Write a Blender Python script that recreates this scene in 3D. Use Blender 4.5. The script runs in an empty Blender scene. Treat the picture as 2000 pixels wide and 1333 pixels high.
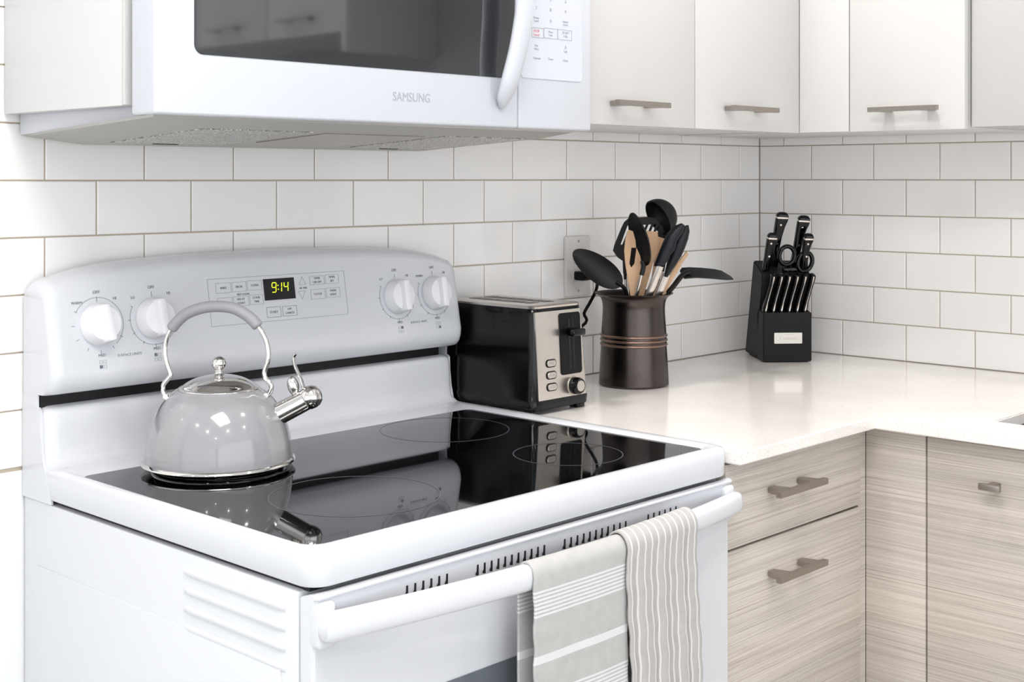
import bpy, bmesh, math, random
from math import sin, cos, pi, radians
from mathutils import Vector, Matrix
random.seed(7)
S = bpy.context.scene
COL = S.collection

# ------------------------------------------------------------------ camera
# world: origin = room corner on the worktop level; back wall y=0, right wall x=0, floor z=-0.914
CAMP = Vector((-2.6579, -1.7409, 0.3942)); YAW = 0.8075; FPX = 2606.07; HOR = 348.72
cam = bpy.data.cameras.new('camera'); cam_o = bpy.data.objects.new('camera', cam); COL.objects.link(cam_o)
cam_o.location = CAMP; cam_o.rotation_euler = (pi/2, 0, -YAW)
cam.sensor_width = 36; cam.lens = FPX/2000*36; cam.shift_y = -(666.5-HOR)/2000; cam.clip_start = .05
S.camera = cam_o
S.view_settings.view_transform = 'Standard'; S.view_settings.look = 'None'
S.view_settings.gamma = 1; S.view_settings.use_curve_mapping = False
S.view_settings.exposure = 0.25
FLOOR = -0.914; CEIL = 1.526

# ------------------------------------------------------------------ world and lights
w = bpy.data.worlds.new('sky'); S.world = w; w.use_nodes = True
w.node_tree.nodes['Background'].inputs[0].default_value = (.75, .85, 1, 1)
w.node_tree.nodes['Background'].inputs[1].default_value = 1.0

def area(name, loc, rot, sx, sy, power, color=(1, 1, 1), shape='RECTANGLE', spread=180):
    l = bpy.data.lights.new(name, 'AREA'); l.shape = shape; l.size = sx; l.size_y = sy
    l.energy = power; l.color = color; l.spread = radians(spread)
    o = bpy.data.objects.new(name, l); COL.objects.link(o); o.location = loc; o.rotation_euler = rot
    return o
PANEL = (-2.2, -1.25)
SPOTS = [(-1.1, -0.52), (-2.3, -2.3), (-1.1, -1.35), (-3.35, -0.6), (-3.4, -1.5), (-1.1, -2.35), (-3.5, -2.5), (-0.80, -0.50)]
area('panel_daylight', (PANEL[0], PANEL[1], CEIL-.03), (0, 0, 0), .62, .8, 11, (1, .985, .975))
for i, (x, y) in enumerate(SPOTS):
    area('downlight_lamp', (x, y, CEIL-.012), (0, 0, 0), .09, .09, 3.4, (1, .965, .93), 'DISK', 150)
area('wall_fill_left', (-4.52, -2.0, .35), (0, -pi/2, 0), 2.1, 3.6, 13, (.89, .94, 1))  # added soft fill, spread far wider than the left window
area('wall_fill_front', (-2.3, -4.12, .35), (pi/2, 0, 0), 4.2, 2.1, 38, (.90, .95, 1))  # wall-wide fill light added behind the camera for even, soft reflections

# ------------------------------------------------------------------ pixel helpers (points on real planes)
_F = Vector((sin(YAW), cos(YAW), 0)); _R = Vector((cos(YAW), -sin(YAW), 0))
def ray(x, y): return _F + _R*((x-1000)/FPX) - Vector((0, 0, 1))*((y-HOR)/FPX)
def on(x, y, ax, v):
    d = ray(x, y); return CAMP + d*((v-CAMP[ax])/d[ax])
def atd(x, y, dep): return CAMP + ray(x, y)*dep

# ------------------------------------------------------------------ materials
def lin(c):
    return tuple((v/12.92 if v <= .04045 else ((v+.055)/1.055)**2.4) for v in c)
def mat(name, col, rough=.4, metal=0., coat=0., spec=.5, emit=None, es=1., bump=0., bscale=50., aniso=0., ior=1.5, crough=.03, vary=0., trans=0.):
    m = bpy.data.materials.new(name); m.use_nodes = True; nt = m.node_tree; b = nt.nodes['Principled BSDF']
    c = lin(col); b.inputs['Base Color'].default_value = (*c, 1)
    b.inputs['Roughness'].default_value = rough; b.inputs['Metallic'].default_value = metal
    b.inputs['Coat Weight'].default_value = coat; b.inputs['Coat Roughness'].default_value = crough
    b.inputs['Specular IOR Level'].default_value = spec; b.inputs['IOR'].default_value = ior
    b.inputs['Anisotropic'].default_value = aniso; b.inputs['Transmission Weight'].default_value = trans
    if emit:
        b.inputs['Emission Color'].default_value = (*lin(emit), 1); b.inputs['Emission Strength'].default_value = es
    tc = nt.nodes.new('ShaderNodeTexCoord')
    n = nt.nodes.new('ShaderNodeTexNoise'); n.inputs['Scale'].default_value = bscale; n.inputs['Detail'].default_value = 3
    nt.links.new(tc.outputs['Object'], n.inputs['Vector'])
    if bump:
        bp = nt.nodes.new('ShaderNodeBump'); bp.inputs['Strength'].default_value = bump; bp.inputs['Distance'].default_value = .001
        nt.links.new(n.outputs['Fac'], bp.inputs['Height']); nt.links.new(bp.outputs['Normal'], b.inputs['Normal'])
    mx = nt.nodes.new('ShaderNodeMix'); mx.data_type = 'RGBA'
    v = max(vary, .012)
    mx.inputs[6].default_value = (*[x*(1-v) for x in c], 1); mx.inputs[7].default_value = (*[min(1, x*(1+v)) for x in c], 1)
    nt.links.new(n.outputs['Fac'], mx.inputs[0]); nt.links.new(mx.outputs[2], b.inputs['Base Color'])
    return m

M = {}
M['appliance'] = mat('white_enamel', (.835, .842, .862), .22, coat=.3, bump=.02, bscale=8)
M['appliance_mw'] = mat('white_plastic', (.80, .81, .84), .3)
M['knob'] = mat('knob_plastic', (.93, .93, .95), .28)
M['cab'] = mat('white_laminate', (.825, .818, .81), .32)
M['cab2'] = mat('white_panel', (.85, .85, .85), .4)
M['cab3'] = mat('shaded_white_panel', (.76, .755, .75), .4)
M['cabedge'] = mat('cabinet_underside', (.86, .85, .83), .5)
M['glass'] = mat('ceramic_glass', (.018, .02, .024), .03, spec=.5, ior=1.68)
M['mwglass'] = mat('window_glass_dark', (.11, .115, .125), .04, spec=.9, ior=1.85)
M['ovglass'] = mat('oven_window_glass', (.40, .42, .45), .12, spec=.5)
M['black'] = mat('black_gap', (.03, .03, .035), .5)
M['blackp'] = mat('black_plastic', (.022, .022, .026), .4, spec=.2)
M['glossblack'] = mat('gloss_black', (.02, .022, .028), .12, coat=.05, spec=.3)
M['blocksatin'] = mat('black_painted_wood', (.085, .087, .093), .5, spec=.2, bump=.08, bscale=200)
M['nylon'] = mat('black_nylon', (.10, .10, .103), .42, spec=.25, bump=.05, bscale=300)
M['silicone'] = mat('navy_black_silicone', (.075, .08, .105), .4, spec=.3)
M['chrome'] = mat('chrome', (.86, .85, .84), .06, 1.)
M['steel'] = mat('brushed_steel', (.80, .775, .75), .26, 1., aniso=.5, bump=.02, bscale=300)
M['nickel'] = mat('brushed_nickel', (.66, .63, .60), .34, 1., aniso=.3)
M['greymetal'] = mat('grey_painted_metal', (.70, .692, .675), .42, .2)
M['kettle'] = mat('grey_enamel', (.60, .595, .61), .14, coat=.8, crough=.02)
M['grip'] = mat('grey_silicone_grip', (.60, .60, .625), .5)
M['wood'] = mat('beech_wood', (.76, .62, .49), .55, bump=.1, bscale=60, vary=.12)
M['print'] = mat('grey_print', (.58, .59, .62), .5)
M['printdark'] = mat('dark_print', (.42, .42, .46), .5)
M['printred'] = mat('red_print', (.85, .45, .47), .5)
M['logo'] = mat('grey_logo', (.66, .67, .70), .4)
M['lcd'] = mat('lcd_black', (.12, .12, .13), .15)
M['digit'] = mat('lit_digit', (.75, .85, .1), .4, emit=(.86, .93, .15), es=1.1)
M['outlet'] = mat('outlet_plastic', (.90, .885, .87), .3)
M['bronze'] = mat('oiled_bronze', (.31, .282, .27), .24, 1., aniso=.6, vary=.06, bscale=40)
M['copper'] = mat('copper_ring', (.55, .45, .41), .28, 1.)
M['bronzein'] = mat('bronze_inside', (.12, .10, .09), .5, .6)
M['ceil'] = mat('ceiling_paint', (.96, .96, .96), .8)
M['wall'] = mat('wall_paint', (.93, .935, .94), .7)
M['floor'] = mat('floor_tile', (.76, .75, .73), .4, vary=.1, bscale=5)
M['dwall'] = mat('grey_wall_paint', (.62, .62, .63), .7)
M['lamp'] = mat('lamp_lens', (1, 1, 1), .4, emit=(1, .98, .95), es=5)
M['winpane'] = mat('window_pane', (.9, .95, 1), .1, emit=(.9, .95, 1), es=1.5)
M['ring'] = mat('burner_print', (.28, .29, .31), .3)
M['sink'] = mat('sink_steel', (.62, .61, .60), .3, 1.)
M['badge'] = mat('badge_metal', (.76, .74, .71), .35, .9)

def nodes(m): return m.node_tree.nodes, m.node_tree.links
def glaze(name, col, dv):
    m = mat(name, col, .13, coat=.25); N, L = nodes(m); b = N['Principled BSDF']
    g = N.new('ShaderNodeNewGeometry'); mx = N.new('ShaderNodeMix'); mx.data_type = 'RGBA'
    c = lin(col); mx.inputs[6].default_value = (c[0]*(1-dv), c[1]*(1-dv), c[2]*(1-dv), 1)
    mx.inputs[7].default_value = (min(1, c[0]*(1+dv)), min(1, c[1]*(1+dv)), min(1, c[2]*(1+dv)), 1)
    L.new(g.outputs['Random Per Island'], mx.inputs[0]); L.new(mx.outputs[2], b.inputs['Base Color'])
    tc = N.new('ShaderNodeTexCoord'); n = N.new('ShaderNodeTexNoise'); n.inputs['Scale'].default_value = 18; n.inputs['Detail'].default_value = 2
    L.new(tc.outputs['Object'], n.inputs['Vector'])
    bp = N.new('ShaderNodeBump'); bp.inputs['Strength'].default_value = .25; bp.inputs['Distance'].default_value = .0012
    L.new(n.outputs['Fac'], bp.inputs['Height']); L.new(bp.outputs['Normal'], b.inputs['Normal'])
    return m
M['tile'] = glaze('white_glazed_tile', (.965, .958, .952), .02)
M['grout'] = mat('beige_grout', (.72, .67, .60), .85, bump=.2, bscale=400)

def quartz():
    m = mat('white_quartz', (.95, .94, .93), .16, coat=.2); N, L = nodes(m); b = N['Principled BSDF']
    tc = N.new('ShaderNodeTexCoord'); n1 = N.new('ShaderNodeTexNoise'); n1.inputs['Scale'].default_value = 350; n1.inputs['Detail'].default_value = 2
    L.new(tc.outputs['Object'], n1.inputs['Vector'])
    r = N.new('ShaderNodeValToRGB'); e = r.color_ramp.elements
    e[0].position = .30; e[0].color = (*lin((.87, .845, .82)), 1); e[1].position = .42; e[1].color = (*lin((.965, .945, .93)), 1)
    L.new(n1.outputs['Fac'], r.inputs[0])
    n2 = N.new('ShaderNodeTexNoise'); n2.inputs['Scale'].default_value = 9; n2.inputs['Detail'].default_value = 4; L.new(tc.outputs['Object'], n2.inputs['Vector'])
    r2 = N.new('ShaderNodeValToRGB'); e = r2.color_ramp.elements
    e[0].position = .35; e[0].color = (.95, .94, .93, 1); e[1].position = .6; e[1].color = (1, 1, 1, 1); L.new(n2.outputs['Fac'], r2.inputs[0])
    mx = N.new('ShaderNodeMix'); mx.data_type = 'RGBA'; mx.blend_type = 'MULTIPLY'; mx.inputs[0].default_value = 1
    L.new(r.outputs[0], mx.inputs[6]); L.new(r2.outputs[0], mx.inputs[7]); L.new(mx.outputs[2], b.inputs['Base Color'])
    return m
M['quartz'] = quartz()

def laminate():
    m = mat('textured_wood_laminate', (.7, .65, .6), .45); N, L = nodes(m); b = N['Principled BSDF']
    g = N.new('ShaderNodeNewGeometry'); mp = N.new('ShaderNodeMapping'); L.new(g.outputs['Position'], mp.inputs['Vector'])
    mp.inputs['Scale'].default_value = (3.6, 3.6, 460)
    n = N.new('ShaderNodeTexNoise'); n.inputs['Scale'].default_value = 1.0; n.inputs['Detail'].default_value = 5; n.inputs['Roughness'].default_value = .62; n.inputs['Distortion'].default_value = .25
    L.new(mp.outputs[0], n.inputs['Vector'])
    r = N.new('ShaderNodeValToRGB'); e = r.color_ramp.elements
    e[0].position = .25; e[0].color = (*lin((.60, .56, .525)), 1)
    e[1].position = .66; e[1].color = (*lin((.82, .79, .757)), 1)
    x = r.color_ramp.elements.new(.45); x.color = (*lin((.75, .715, .68)), 1)
    L.new(n.outputs['Fac'], r.inputs[0])
    mp2 = N.new('ShaderNodeMapping'); L.new(g.outputs['Position'], mp2.inputs['Vector']); mp2.inputs['Scale'].default_value = (.8, .8, 26)
    n2 = N.new('ShaderNodeTexNoise'); n2.inputs['Scale'].default_value = 1; n2.inputs['Detail'].default_value = 3; L.new(mp2.outputs[0], n2.inputs['Vector'])
    r2 = N.new('ShaderNodeValToRGB'); e = r2.color_ramp.elements; e[0].position = .3; e[0].color = (.88, .88, .89, 1); e[1].position = .7; e[1].color = (1.06, 1.05, 1.03, 1)
    L.new(n2.outputs['Fac'], r2.inputs[0])
    mx = N.new('ShaderNodeMix'); mx.data_type = 'RGBA'; mx.blend_type = 'MULTIPLY'; mx.inputs[0].default_value = 1
    L.new(r.outputs[0], mx.inputs[6]); L.new(r2.outputs[0], mx.inputs[7]); L.new(mx.outputs[2], b.inputs['Base Color'])
    bp = N.new('ShaderNodeBump'); bp.inputs['Strength'].default_value = .2; bp.inputs['Distance'].default_value = .0006
    L.new(n.outputs['Fac'], bp.inputs['Height']); L.new(bp.outputs['Normal'], b.inputs['Normal'])
    return m
M['lam'] = laminate()

def towel_mat(name, base, axis, bands, white=(.84, .838, .845)):
    """bands: list of (start, end) in metres along the uv axis that are white"""
    m = mat(name, base, .9, bump=.4, bscale=900); N, L = nodes(m); b = N['Principled BSDF']; b.inputs['Specular IOR Level'].default_value = .15
    uv = N.new('ShaderNodeUVMap'); uv.uv_map = 'UVMap'; sp = N.new('ShaderNodeSeparateXYZ'); L.new(uv.outputs[0], sp.inputs[0])
    acc = None
    for a, e in bands:
        g1 = N.new('ShaderNodeMath'); g1.operation = 'GREATER_THAN'; L.new(sp.outputs[axis], g1.inputs[0]); g1.inputs[1].default_value = a
        g2 = N.new('ShaderNodeMath'); g2.operation = 'LESS_THAN'; L.new(sp.outputs[axis], g2.inputs[0]); g2.inputs[1].default_value = e
        mu = N.new('ShaderNodeMath'); mu.operation = 'MULTIPLY'; L.new(g1.outputs[0], mu.inputs[0]); L.new(g2.outputs[0], mu.inputs[1])
        if acc is None: acc = mu
        else:
            ad = N.new('ShaderNodeMath'); ad.operation = 'MAXIMUM'; L.new(acc.outputs[0], ad.inputs[0]); L.new(mu.outputs[0], ad.inputs[1]); acc = ad
    n = N.new('ShaderNodeTexNoise'); n.inputs['Scale'].default_value = 60; n.inputs['Detail'].default_value = 4
    tc = N.new('ShaderNodeTexCoord'); L.new(tc.outputs['Object'], n.inputs['Vector'])
    c = lin(base); mm = N.new('ShaderNodeMix'); mm.data_type = 'RGBA'
    mm.inputs[6].default_value = (*[v*.88 for v in c], 1); mm.inputs[7].default_value = (*[min(1, v*1.12) for v in c], 1); L.new(n.outputs['Fac'], mm.inputs[0])
    mx = N.new('ShaderNodeMix'); mx.data_type = 'RGBA'; L.new(acc.outputs[0], mx.inputs[0]); L.new(mm.outputs[2], mx.inputs[6])
    mx.inputs[7].default_value = (*lin(white), 1); L.new(mx.outputs[2], b.inputs['Base Color'])
    return m

# ------------------------------------------------------------------ mesh helpers
def newbm(): return bmesh.new()
def _mi(faces, mi):
    for f in faces: f.material_index = mi
def box(bm, x0, x1, y0, y1, z0, z1, bev=0., mi=0, seg=2):
    x0, x1 = min(x0, x1), max(x0, x1); y0, y1 = min(y0, y1), max(y0, y1); z0, z1 = min(z0, z1), max(z0, z1)
    r = bmesh.ops.create_cube(bm, size=1)
    bmesh.ops.transform(bm, matrix=Matrix.Translation(((x0+x1)/2, (y0+y1)/2, (z0+z1)/2)) @ Matrix.Diagonal((x1-x0, y1-y0, z1-z0, 1)), verts=r['verts'])
    fs = list({f for v in r['verts'] for f in v.link_faces}); _mi(fs, mi)
    if bev:
        es = list({e for v in r['verts'] for e in v.link_edges})
        rr = bmesh.ops.bevel(bm, geom=es, offset=bev, segments=seg, affect='EDGES', profile=.5); _mi(rr['faces'], mi)
def loft(bm, rings, mi=0, closed=True, cap0=True, cap1=True):
    vs = [[bm.verts.new(p) for p in r] for r in rings]; n = len(rings[0]); fs = []
    for a, b in zip(vs, vs[1:]):
        for i in range(n if closed else n-1):
            j = (i+1) % n
            try: fs.append(bm.faces.new((a[i], a[j], b[j], b[i])))
            except ValueError: pass
    if closed and cap0: fs.append(bm.faces.new(vs[0][::-1]))
    if closed and cap1: fs.append(bm.faces.new(vs[-1]))
    _mi(fs, mi); return vs
def lathe(bm, prof, c=(0, 0, 0), seg=48, mi=0, axis=None, cap0=False, cap1=False):
    c = Vector(c); A = Vector(axis).normalized() if axis is not None else Vector((0, 0, 1))
    q = Vector((0, 0, 1)).rotation_difference(A)
    rings = []
    for r, z in prof:
        rings.append([c + q @ Vector((max(r, 1e-5)*cos(2*pi*i/seg), max(r, 1e-5)*sin(2*pi*i/seg), z)) for i in range(seg)])
    loft(bm, rings, mi, True, cap0, cap1)
def smoothpts(pts, n=6):
    P = [Vector(p) for p in pts]; out = []
    for i in range(len(P)-1):
        p0 = P[max(i-1, 0)]; p1 = P[i]; p2 = P[i+1]; p3 = P[min(i+2, len(P)-1)]
        for k in range(n):
            t = k/n
            out.append(.5*((2*p1)+(p2-p0)*t+(2*p0-5*p1+4*p2-p3)*t*t+(3*p1-p0-3*p2+p3)*t**3))
    out.append(P[-1]); return out
def tube(bm, pts, rad, seg=12, mi=0, flat=None, up=None, caps=True):
    """rad: number or list; flat: (a,b) multipliers across (side, up)"""
    P = [Vector(p) for p in pts]; n = len(P); rings = []
    T0 = (P[1]-P[0]).normalized()
    U = Vector(up) if up is not None else (Vector((0, 0, 1)) if abs(T0.z) < .9 else Vector((1, 0, 0)))
    for i in range(n):
        T = (P[min(i+1, n-1)]-P[max(i-1, 0)]).normalized()
        Sx = T.cross(U)
        if Sx.length < 1e-6: Sx = T.cross(Vector((0, 1, 0)))
        Sx.normalize(); Ux = Sx.cross(T).normalized()
        if up is None: U = Ux
        r = rad[i] if isinstance(rad, (list, tuple)) else rad
        a, b = flat if flat else (1, 1)
        rings.append([P[i]+Sx*(r*a*cos(2*pi*k/seg))+Ux*(r*b*sin(2*pi*k/seg)) for k in range(seg)])
    loft(bm, rings, mi, True, caps, caps)
def rrect(x0, x1, y0, y1, r, seg=6):
    pts = []
    for cx, cy, a0 in ((x1-r, y1-r, 0), (x0+r, y1-r, pi/2), (x0+r, y0+r, pi), (x1-r, y0+r, 3*pi/2)):
        for k in range(seg+1):
            a = a0+pi/2*k/seg; pts.append((cx+r*cos(a), cy+r*sin(a)))
    return pts
def plate(bm, poly, O, U, V, N, t0, t1, mi=0, bev=0.):
    """extruded outline: poly in (u,v) metres, between offsets t0,t1 along N"""
    O, U, V, N = Vector(O), Vector(U), Vector(V), Vector(N)
    if bev:
        cx = sum(p[0] for p in poly)/len(poly); cy = sum(p[1] for p in poly)/len(poly)
        def ins(p):
            d = Vector((p[0]-cx, p[1]-cy)); L = d.length; return (cx+d.x*(1-bev/L), cy+d.y*(1-bev/L))
        s = 1 if t1 > t0 else -1
        rings = [(poly, t0), (poly, t1-s*bev), ([ins(p) for p in poly], t1)]
    else: rings = [(poly, t0), (poly, t1)]
    loft(bm, [[O+U*p[0]+V*p[1]+N*t for p in pl] for pl, t in rings], mi)
def add_text(bm, txt, O, U, V, size, mi=0, ext=.0002, align='CENTER', sx=1., bold=0.):
    cu = bpy.data.curves.new('t', 'FONT'); cu.body = txt; cu.size = size; cu.extrude = ext; cu.align_x = align; cu.align_y = 'CENTER'; cu.resolution_u = 3; cu.offset = bold
    ob = bpy.data.objects.new('t', cu); COL.objects.link(ob)
    dg = bpy.context.evaluated_depsgraph_get(); me = bpy.data.meshes.new_from_object(ob.evaluated_get(dg))
    U, V = Vector(U).normalized(), Vector(V).normalized(); Nn = U.cross(V)
    b2 = bmesh.new(); b2.from_mesh(me)
    mp = {}
    for v in b2.verts: mp[v.index] = bm.verts.new(Vector(O)+U*v.co.x*sx+V*v.co.y+Nn*v.co.z)
    for f in b2.faces:
        try: nf = bm.faces.new([mp[v.index] for v in f.verts]); nf.material_index = mi
        except ValueError: pass
    b2.free(); bpy.data.objects.remove(ob); bpy.data.meshes.remove(me); bpy.data.curves.remove(cu)
def frame_line(bm, u0, u1, v0, v1, t, O, U, V, N, mi=0, h=.0002):
    """thin printed rectangle outline"""
    for a, b, c, d in ((u0, u1, v0, v0+t), (u0, u1, v1-t, v1), (u0, u0+t, v0, v1), (u1-t, u1, v0, v1)):
        plate(bm, [(a, c), (b, c), (b, d), (a, d)], O, U, V, N, 0, h, mi)

def obj(name, bm, mats, parent=None, world=True, sharp=38, uv=False):
    bmesh.ops.recalc_face_normals(bm, faces=bm.faces)
    if parent is not None and world:
        mw = ROOTM[parent.name].inverted(); bmesh.ops.transform(bm, matrix=mw, verts=bm.verts)
    me = bpy.data.meshes.new(name); bm.to_mesh(me); bm.free()
    for m in (mats if isinstance(mats, (list, tuple)) else [mats]): me.materials.append(m)
    me.shade_smooth(); me.set_sharp_from_angle(angle=radians(sharp))
    o = bpy.data.objects.new(name, me); COL.objects.link(o)
    if parent is not None:
        o.parent = parent; ROOTM[o.name] = ROOTM[parent.name]
    else: ROOTM[o.name] = Matrix.Identity(4)
    return o
ROOTM = {}
def thing(name, label, cat, loc=(0, 0, 0), rz=0., group=None):
    o = bpy.data.objects.new(name, None); COL.objects.link(o); o.location = loc; o.rotation_euler = (0, 0, rz)
    o.empty_display_size = .05
    o['label'] = label; o['category'] = cat
    if group: o['group'] = group
    ROOTM[o.name] = Matrix.Translation(loc) @ Matrix.Rotation(rz, 4, 'Z')
    return o
def tag(o, label, cat, group=None):
    o['label'] = label; o['category'] = cat
    if group: o['group'] = group
    return o
def struct(name, bm, mats, parent=None, sharp=38):
    o = obj(name, bm, mats, parent, sharp=sharp)
    if parent is None: o['kind'] = 'structure'
    return o
def settle(o, loc):
    """give a one-mesh thing an origin at its base"""
    o.data.transform(Matrix.Translation(-Vector(loc))); o.location = loc; return o

# ================================================================== ROOM
A = .1545; B = .07825
JX1 = [-1.7717, -1.6171, -1.4620, -1.3045, -1.1455, -.9894, -.8355, -.6813, -.5302, -.3787, -.2310, -.0818]
JX2 = [-1.8485, -1.6937, -1.5377, -1.3801, -1.2226, -1.0638, -.9115, -.7553, -.6009, -.4516, -.3029, -.1538]
ext = lambda L: [L[0]-A*k for k in range(17, 0, -1)] + L
JX1, JX2 = ext(JX1), ext(JX2)
JY1 = [-.1374, -.2926, -.4464, -.5995]; JY2 = [-.0647, -.2165, -.3694, -.5239]
JY1 += [JY1[-1]-A*k for k in range(1, 7)]; JY2 += [JY2[-1]-A*k for k in range(1, 7)]
G = .0011
def tile(bm, a0, a1, z0, z1, axis, plane):
    dt = [random.uniform(-.0002, .0002) for _ in range(4)]; b = .0012
    def P(a, z, d):
        return (a, plane+d, z) if axis == 'x' else (plane+d, a, z)
    s = 1  # depth goes into the wall (positive)
    c = [(a0, z0), (a1, z0), (a1, z1), (a0, z1)]; ci = [(a0+b, z0+b), (a1-b, z0+b), (a1-b, z1-b), (a0+b, z1-b)]
    back = [bm.verts.new(P(a, z, .006)) for a, z in c]; mid = [bm.verts.new(P(a, z, .0009)) for a, z in c]
    fr = [bm.verts.new(P(a, z, dt[i])) for i, (a, z) in enumerate(ci)]
    for r0, r1 in ((back, mid), (mid, fr)):
        for i in range(4):
            j = (i+1) % 4; bm.faces.new((r0[i], r0[j], r1[j], r1[i]))
    bm.faces.new(fr)
ZL = [i*B for i in range(0, 9)]
bm = newbm()
XWL = -4.6
box(bm, XWL, 0.12, .002, .12, FLOOR, CEIL, mi=1)
# painted strip below the tile left of the range
box(bm, XWL, -1.0, -.0005, .003, FLOOR, -.004, mi=2)
for r in range(8):
    z1 = (8-r)*B; z0 = z1-B
    # row r counts down; L0 = 6B ; row between L0 and L1 uses JX1
    n = 6-(8-r)      # index of the upper line
    J = JX1 if n % 2 == 0 else JX2
    lo = [XWL] + [x for x in J if x > XWL+.01]; hi = lo[1:] + [0.]
    for a0, a1 in zip(lo, hi):
        tile(bm, a0+G, a1-G if a1 < 0 else a1-.0008, z0+G, z1-G, 'x', 0.)
box(bm, XWL, 0, -.0005, .003, 8*B+.001, CEIL, mi=2)
wall_back = struct('wall_back', bm, [M['tile'], M['grout'], M['wall']], sharp=20)
bm = newbm()
box(bm, .002, .12, -4.2, .12, FLOOR, CEIL, mi=1)
for r in range(8):
    z1 = (8-r)*B; z0 = z1-B; n = 6-(8-r)
    J = JY1 if n % 2 == 0 else JY2
    lo = [0.] + J; hi = lo[1:] + [-1.55]
    for a0, a1 in zip(lo, hi):
        if a1 >= a0: continue
        tile(bm, a1+G, a0-G if a0 < 0 else a0-.0008, z0+G, z1-G, 'y', 0.)
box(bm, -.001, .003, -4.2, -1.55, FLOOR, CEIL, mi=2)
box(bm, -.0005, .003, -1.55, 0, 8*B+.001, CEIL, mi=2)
wall_right = struct('wall_right', bm, [M['tile'], M['grout'], M['dwall']], sharp=20)
bm = newbm(); box(bm, XWL-.1, XWL, -4.2, .12, FLOOR, CEIL); struct('wall_left', bm, M['wall'])
bm = newbm(); box(bm, XWL-.1, .12, -4.3, -4.2, FLOOR, CEIL); struct('wall_front', bm, M['wall'])
bm = newbm(); box(bm, XWL-.1, .12, -4.3, .12, FLOOR-.05, FLOOR); struct('floor', bm, M['floor'])
bm = newbm(); box(bm, XWL-.1, .12, -4.3, .12, CEIL, CEIL+.05); struct('ceiling', bm, M['ceil'])
bm = newbm()
for y in (-2.6, -1.6, -.6):
    box(bm, XWL, XWL+.05, y-.025, y+.025, -.12, 1.22)
for z in (-.12, 1.2): box(bm, XWL, XWL+.05, -2.6, -.6, z-.02, z+.02)
struct('window_1', bm, M['cab'])
bm = newbm()
for x in (-3.75, -2.6, -1.45):
    box(bm, x-.025, x+.025, -4.2, -4.15, -.12, 1.22)
for z in (-.12, 1.2): box(bm, -3.75, -1.45, -4.2, -4.15, z-.02, z+.02)
struct('window_2', bm, M['cab'])

# ceiling fixtures
t = thing('ceiling_light_panel', 'large rectangular white light panel on the ceiling', 'ceiling light', (PANEL[0], PANEL[1], CEIL))
bm = newbm()
for a, b, c, d in ((-.35, .35, -.44, -.41), (-.35, .35, .41, .44), (-.35, -.32, -.44, .44), (.32, .35, -.44, .44)):
    box(bm, PANEL[0]+a, PANEL[0]+b, PANEL[1]+c, PANEL[1]+d, CEIL-.03, CEIL)
obj('frame', bm, M['cab'], t)
bm = newbm(); box(bm, PANEL[0]-.32, PANEL[0]+.32, PANEL[1]-.41, PANEL[1]+.41, CEIL-.02, CEIL-.005); obj('diffuser', bm, M['lamp'], t)
DLN = ['above the worktop between toaster and range', 'in the room centre behind the light panel', 'right of the light panel', 'above the left of the range near the back wall', 'left of the light panel', 'at the back right of the room', 'at the back left of the room', 'above the knife block corner']
for i, (x, y) in enumerate(SPOTS):
    t = thing('recessed_downlight', 'round recessed ceiling downlight '+DLN[i], 'ceiling light', (x, y, CEIL), group='recessed ceiling downlights')
    bm = newbm(); lathe(bm, [(.05, -.001), (.052, -.006), (.068, -.006), (.07, -.0)], (x, y, CEIL), 32); obj('trim_ring', bm, M['cab'], t)
    bm = newbm(); lathe(bm, [(.0, -.004), (.051, -.004)], (x, y, CEIL), 32); obj('lens', bm, M['lamp'], t)

# ================================================================== CABINETS
ZU = .487; ZT = 1.30
def pull(bm, c, ax, out, L=.15, mi=0):
    """C shaped strap pull centred at c; ax = direction of the bar, out = direction away from the door"""
    c, ax, out = Vector(c), Vector(ax), Vector(out); up = Vector((0, 0, 1))
    d = .036
    prof = [(-L/2, 0), (-L/2, d), (L/2, d), (L/2, 0), (L/2-.026, 0), (L/2-.03, d-.009), (-L/2+.03, d-.009), (-L/2+.026, 0)]
    # bar shape seen from above, wide feet
    prof = [(-L/2, d), (L/2, d), (L/2, d-.009), (L/2-.012, d-.010), (L/2-.018, .002), (L/2-.034, .002), (L/2-.040, d-.009),
            (-L/2+.040, d-.009), (-L/2+.034, .002), (-L/2+.018, .002), (-L/2+.012, d-.010), (-L/2, d-.009)]
    plate(bm, prof, c, ax, out, up, -.0045, .0045, mi, 0)
def wall_cab(label, x0, x1, y0, y1, z0, z1, name='wall_cabinet'):
    t = thing(name, label, 'cabinet', ((x0+x1)/2, (y0+y1)/2, z0))
    return t
# --- cabinet with two doors between microwave and corner
t = wall_cab('white flat two-door wall cabinet between the microwave and the corner', -1.05, -.34, -.315, 0, ZU, ZT)
bm = newbm(); box(bm, -1.052, -.36, -.295, -.003, ZU, ZT, .0008); obj('carcass', bm, M['cab'], t)
for a, b, hx in ((-1.052, -.6935, (1210, 1311, 203)), (-.6905, -.3418, (1435, 1523, 213))):
    bm = newbm(); box(bm, a, b, -.317, -.297, ZU-.003, ZT-.005, .0012); d = obj('door', bm, M['cab'], t)
    p0 = on(hx[0], hx[2], 1, -.353); p1 = on(hx[1], hx[2], 1, -.353)
    bm = newbm(); pull(bm, ((p0.x+p1.x)/2, -.317, (p0.z+p1.z)/2), (1, 0, 0), (0, -1, 0), L=abs(p1.x-p0.x)); obj('handle', bm, M['nickel'], d)
bm = newbm(); box(bm, -1.0, -.42, -.29, -.28, ZU-.0035, ZU+.001); obj('light_rail', bm, M['cabedge'], t)
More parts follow.
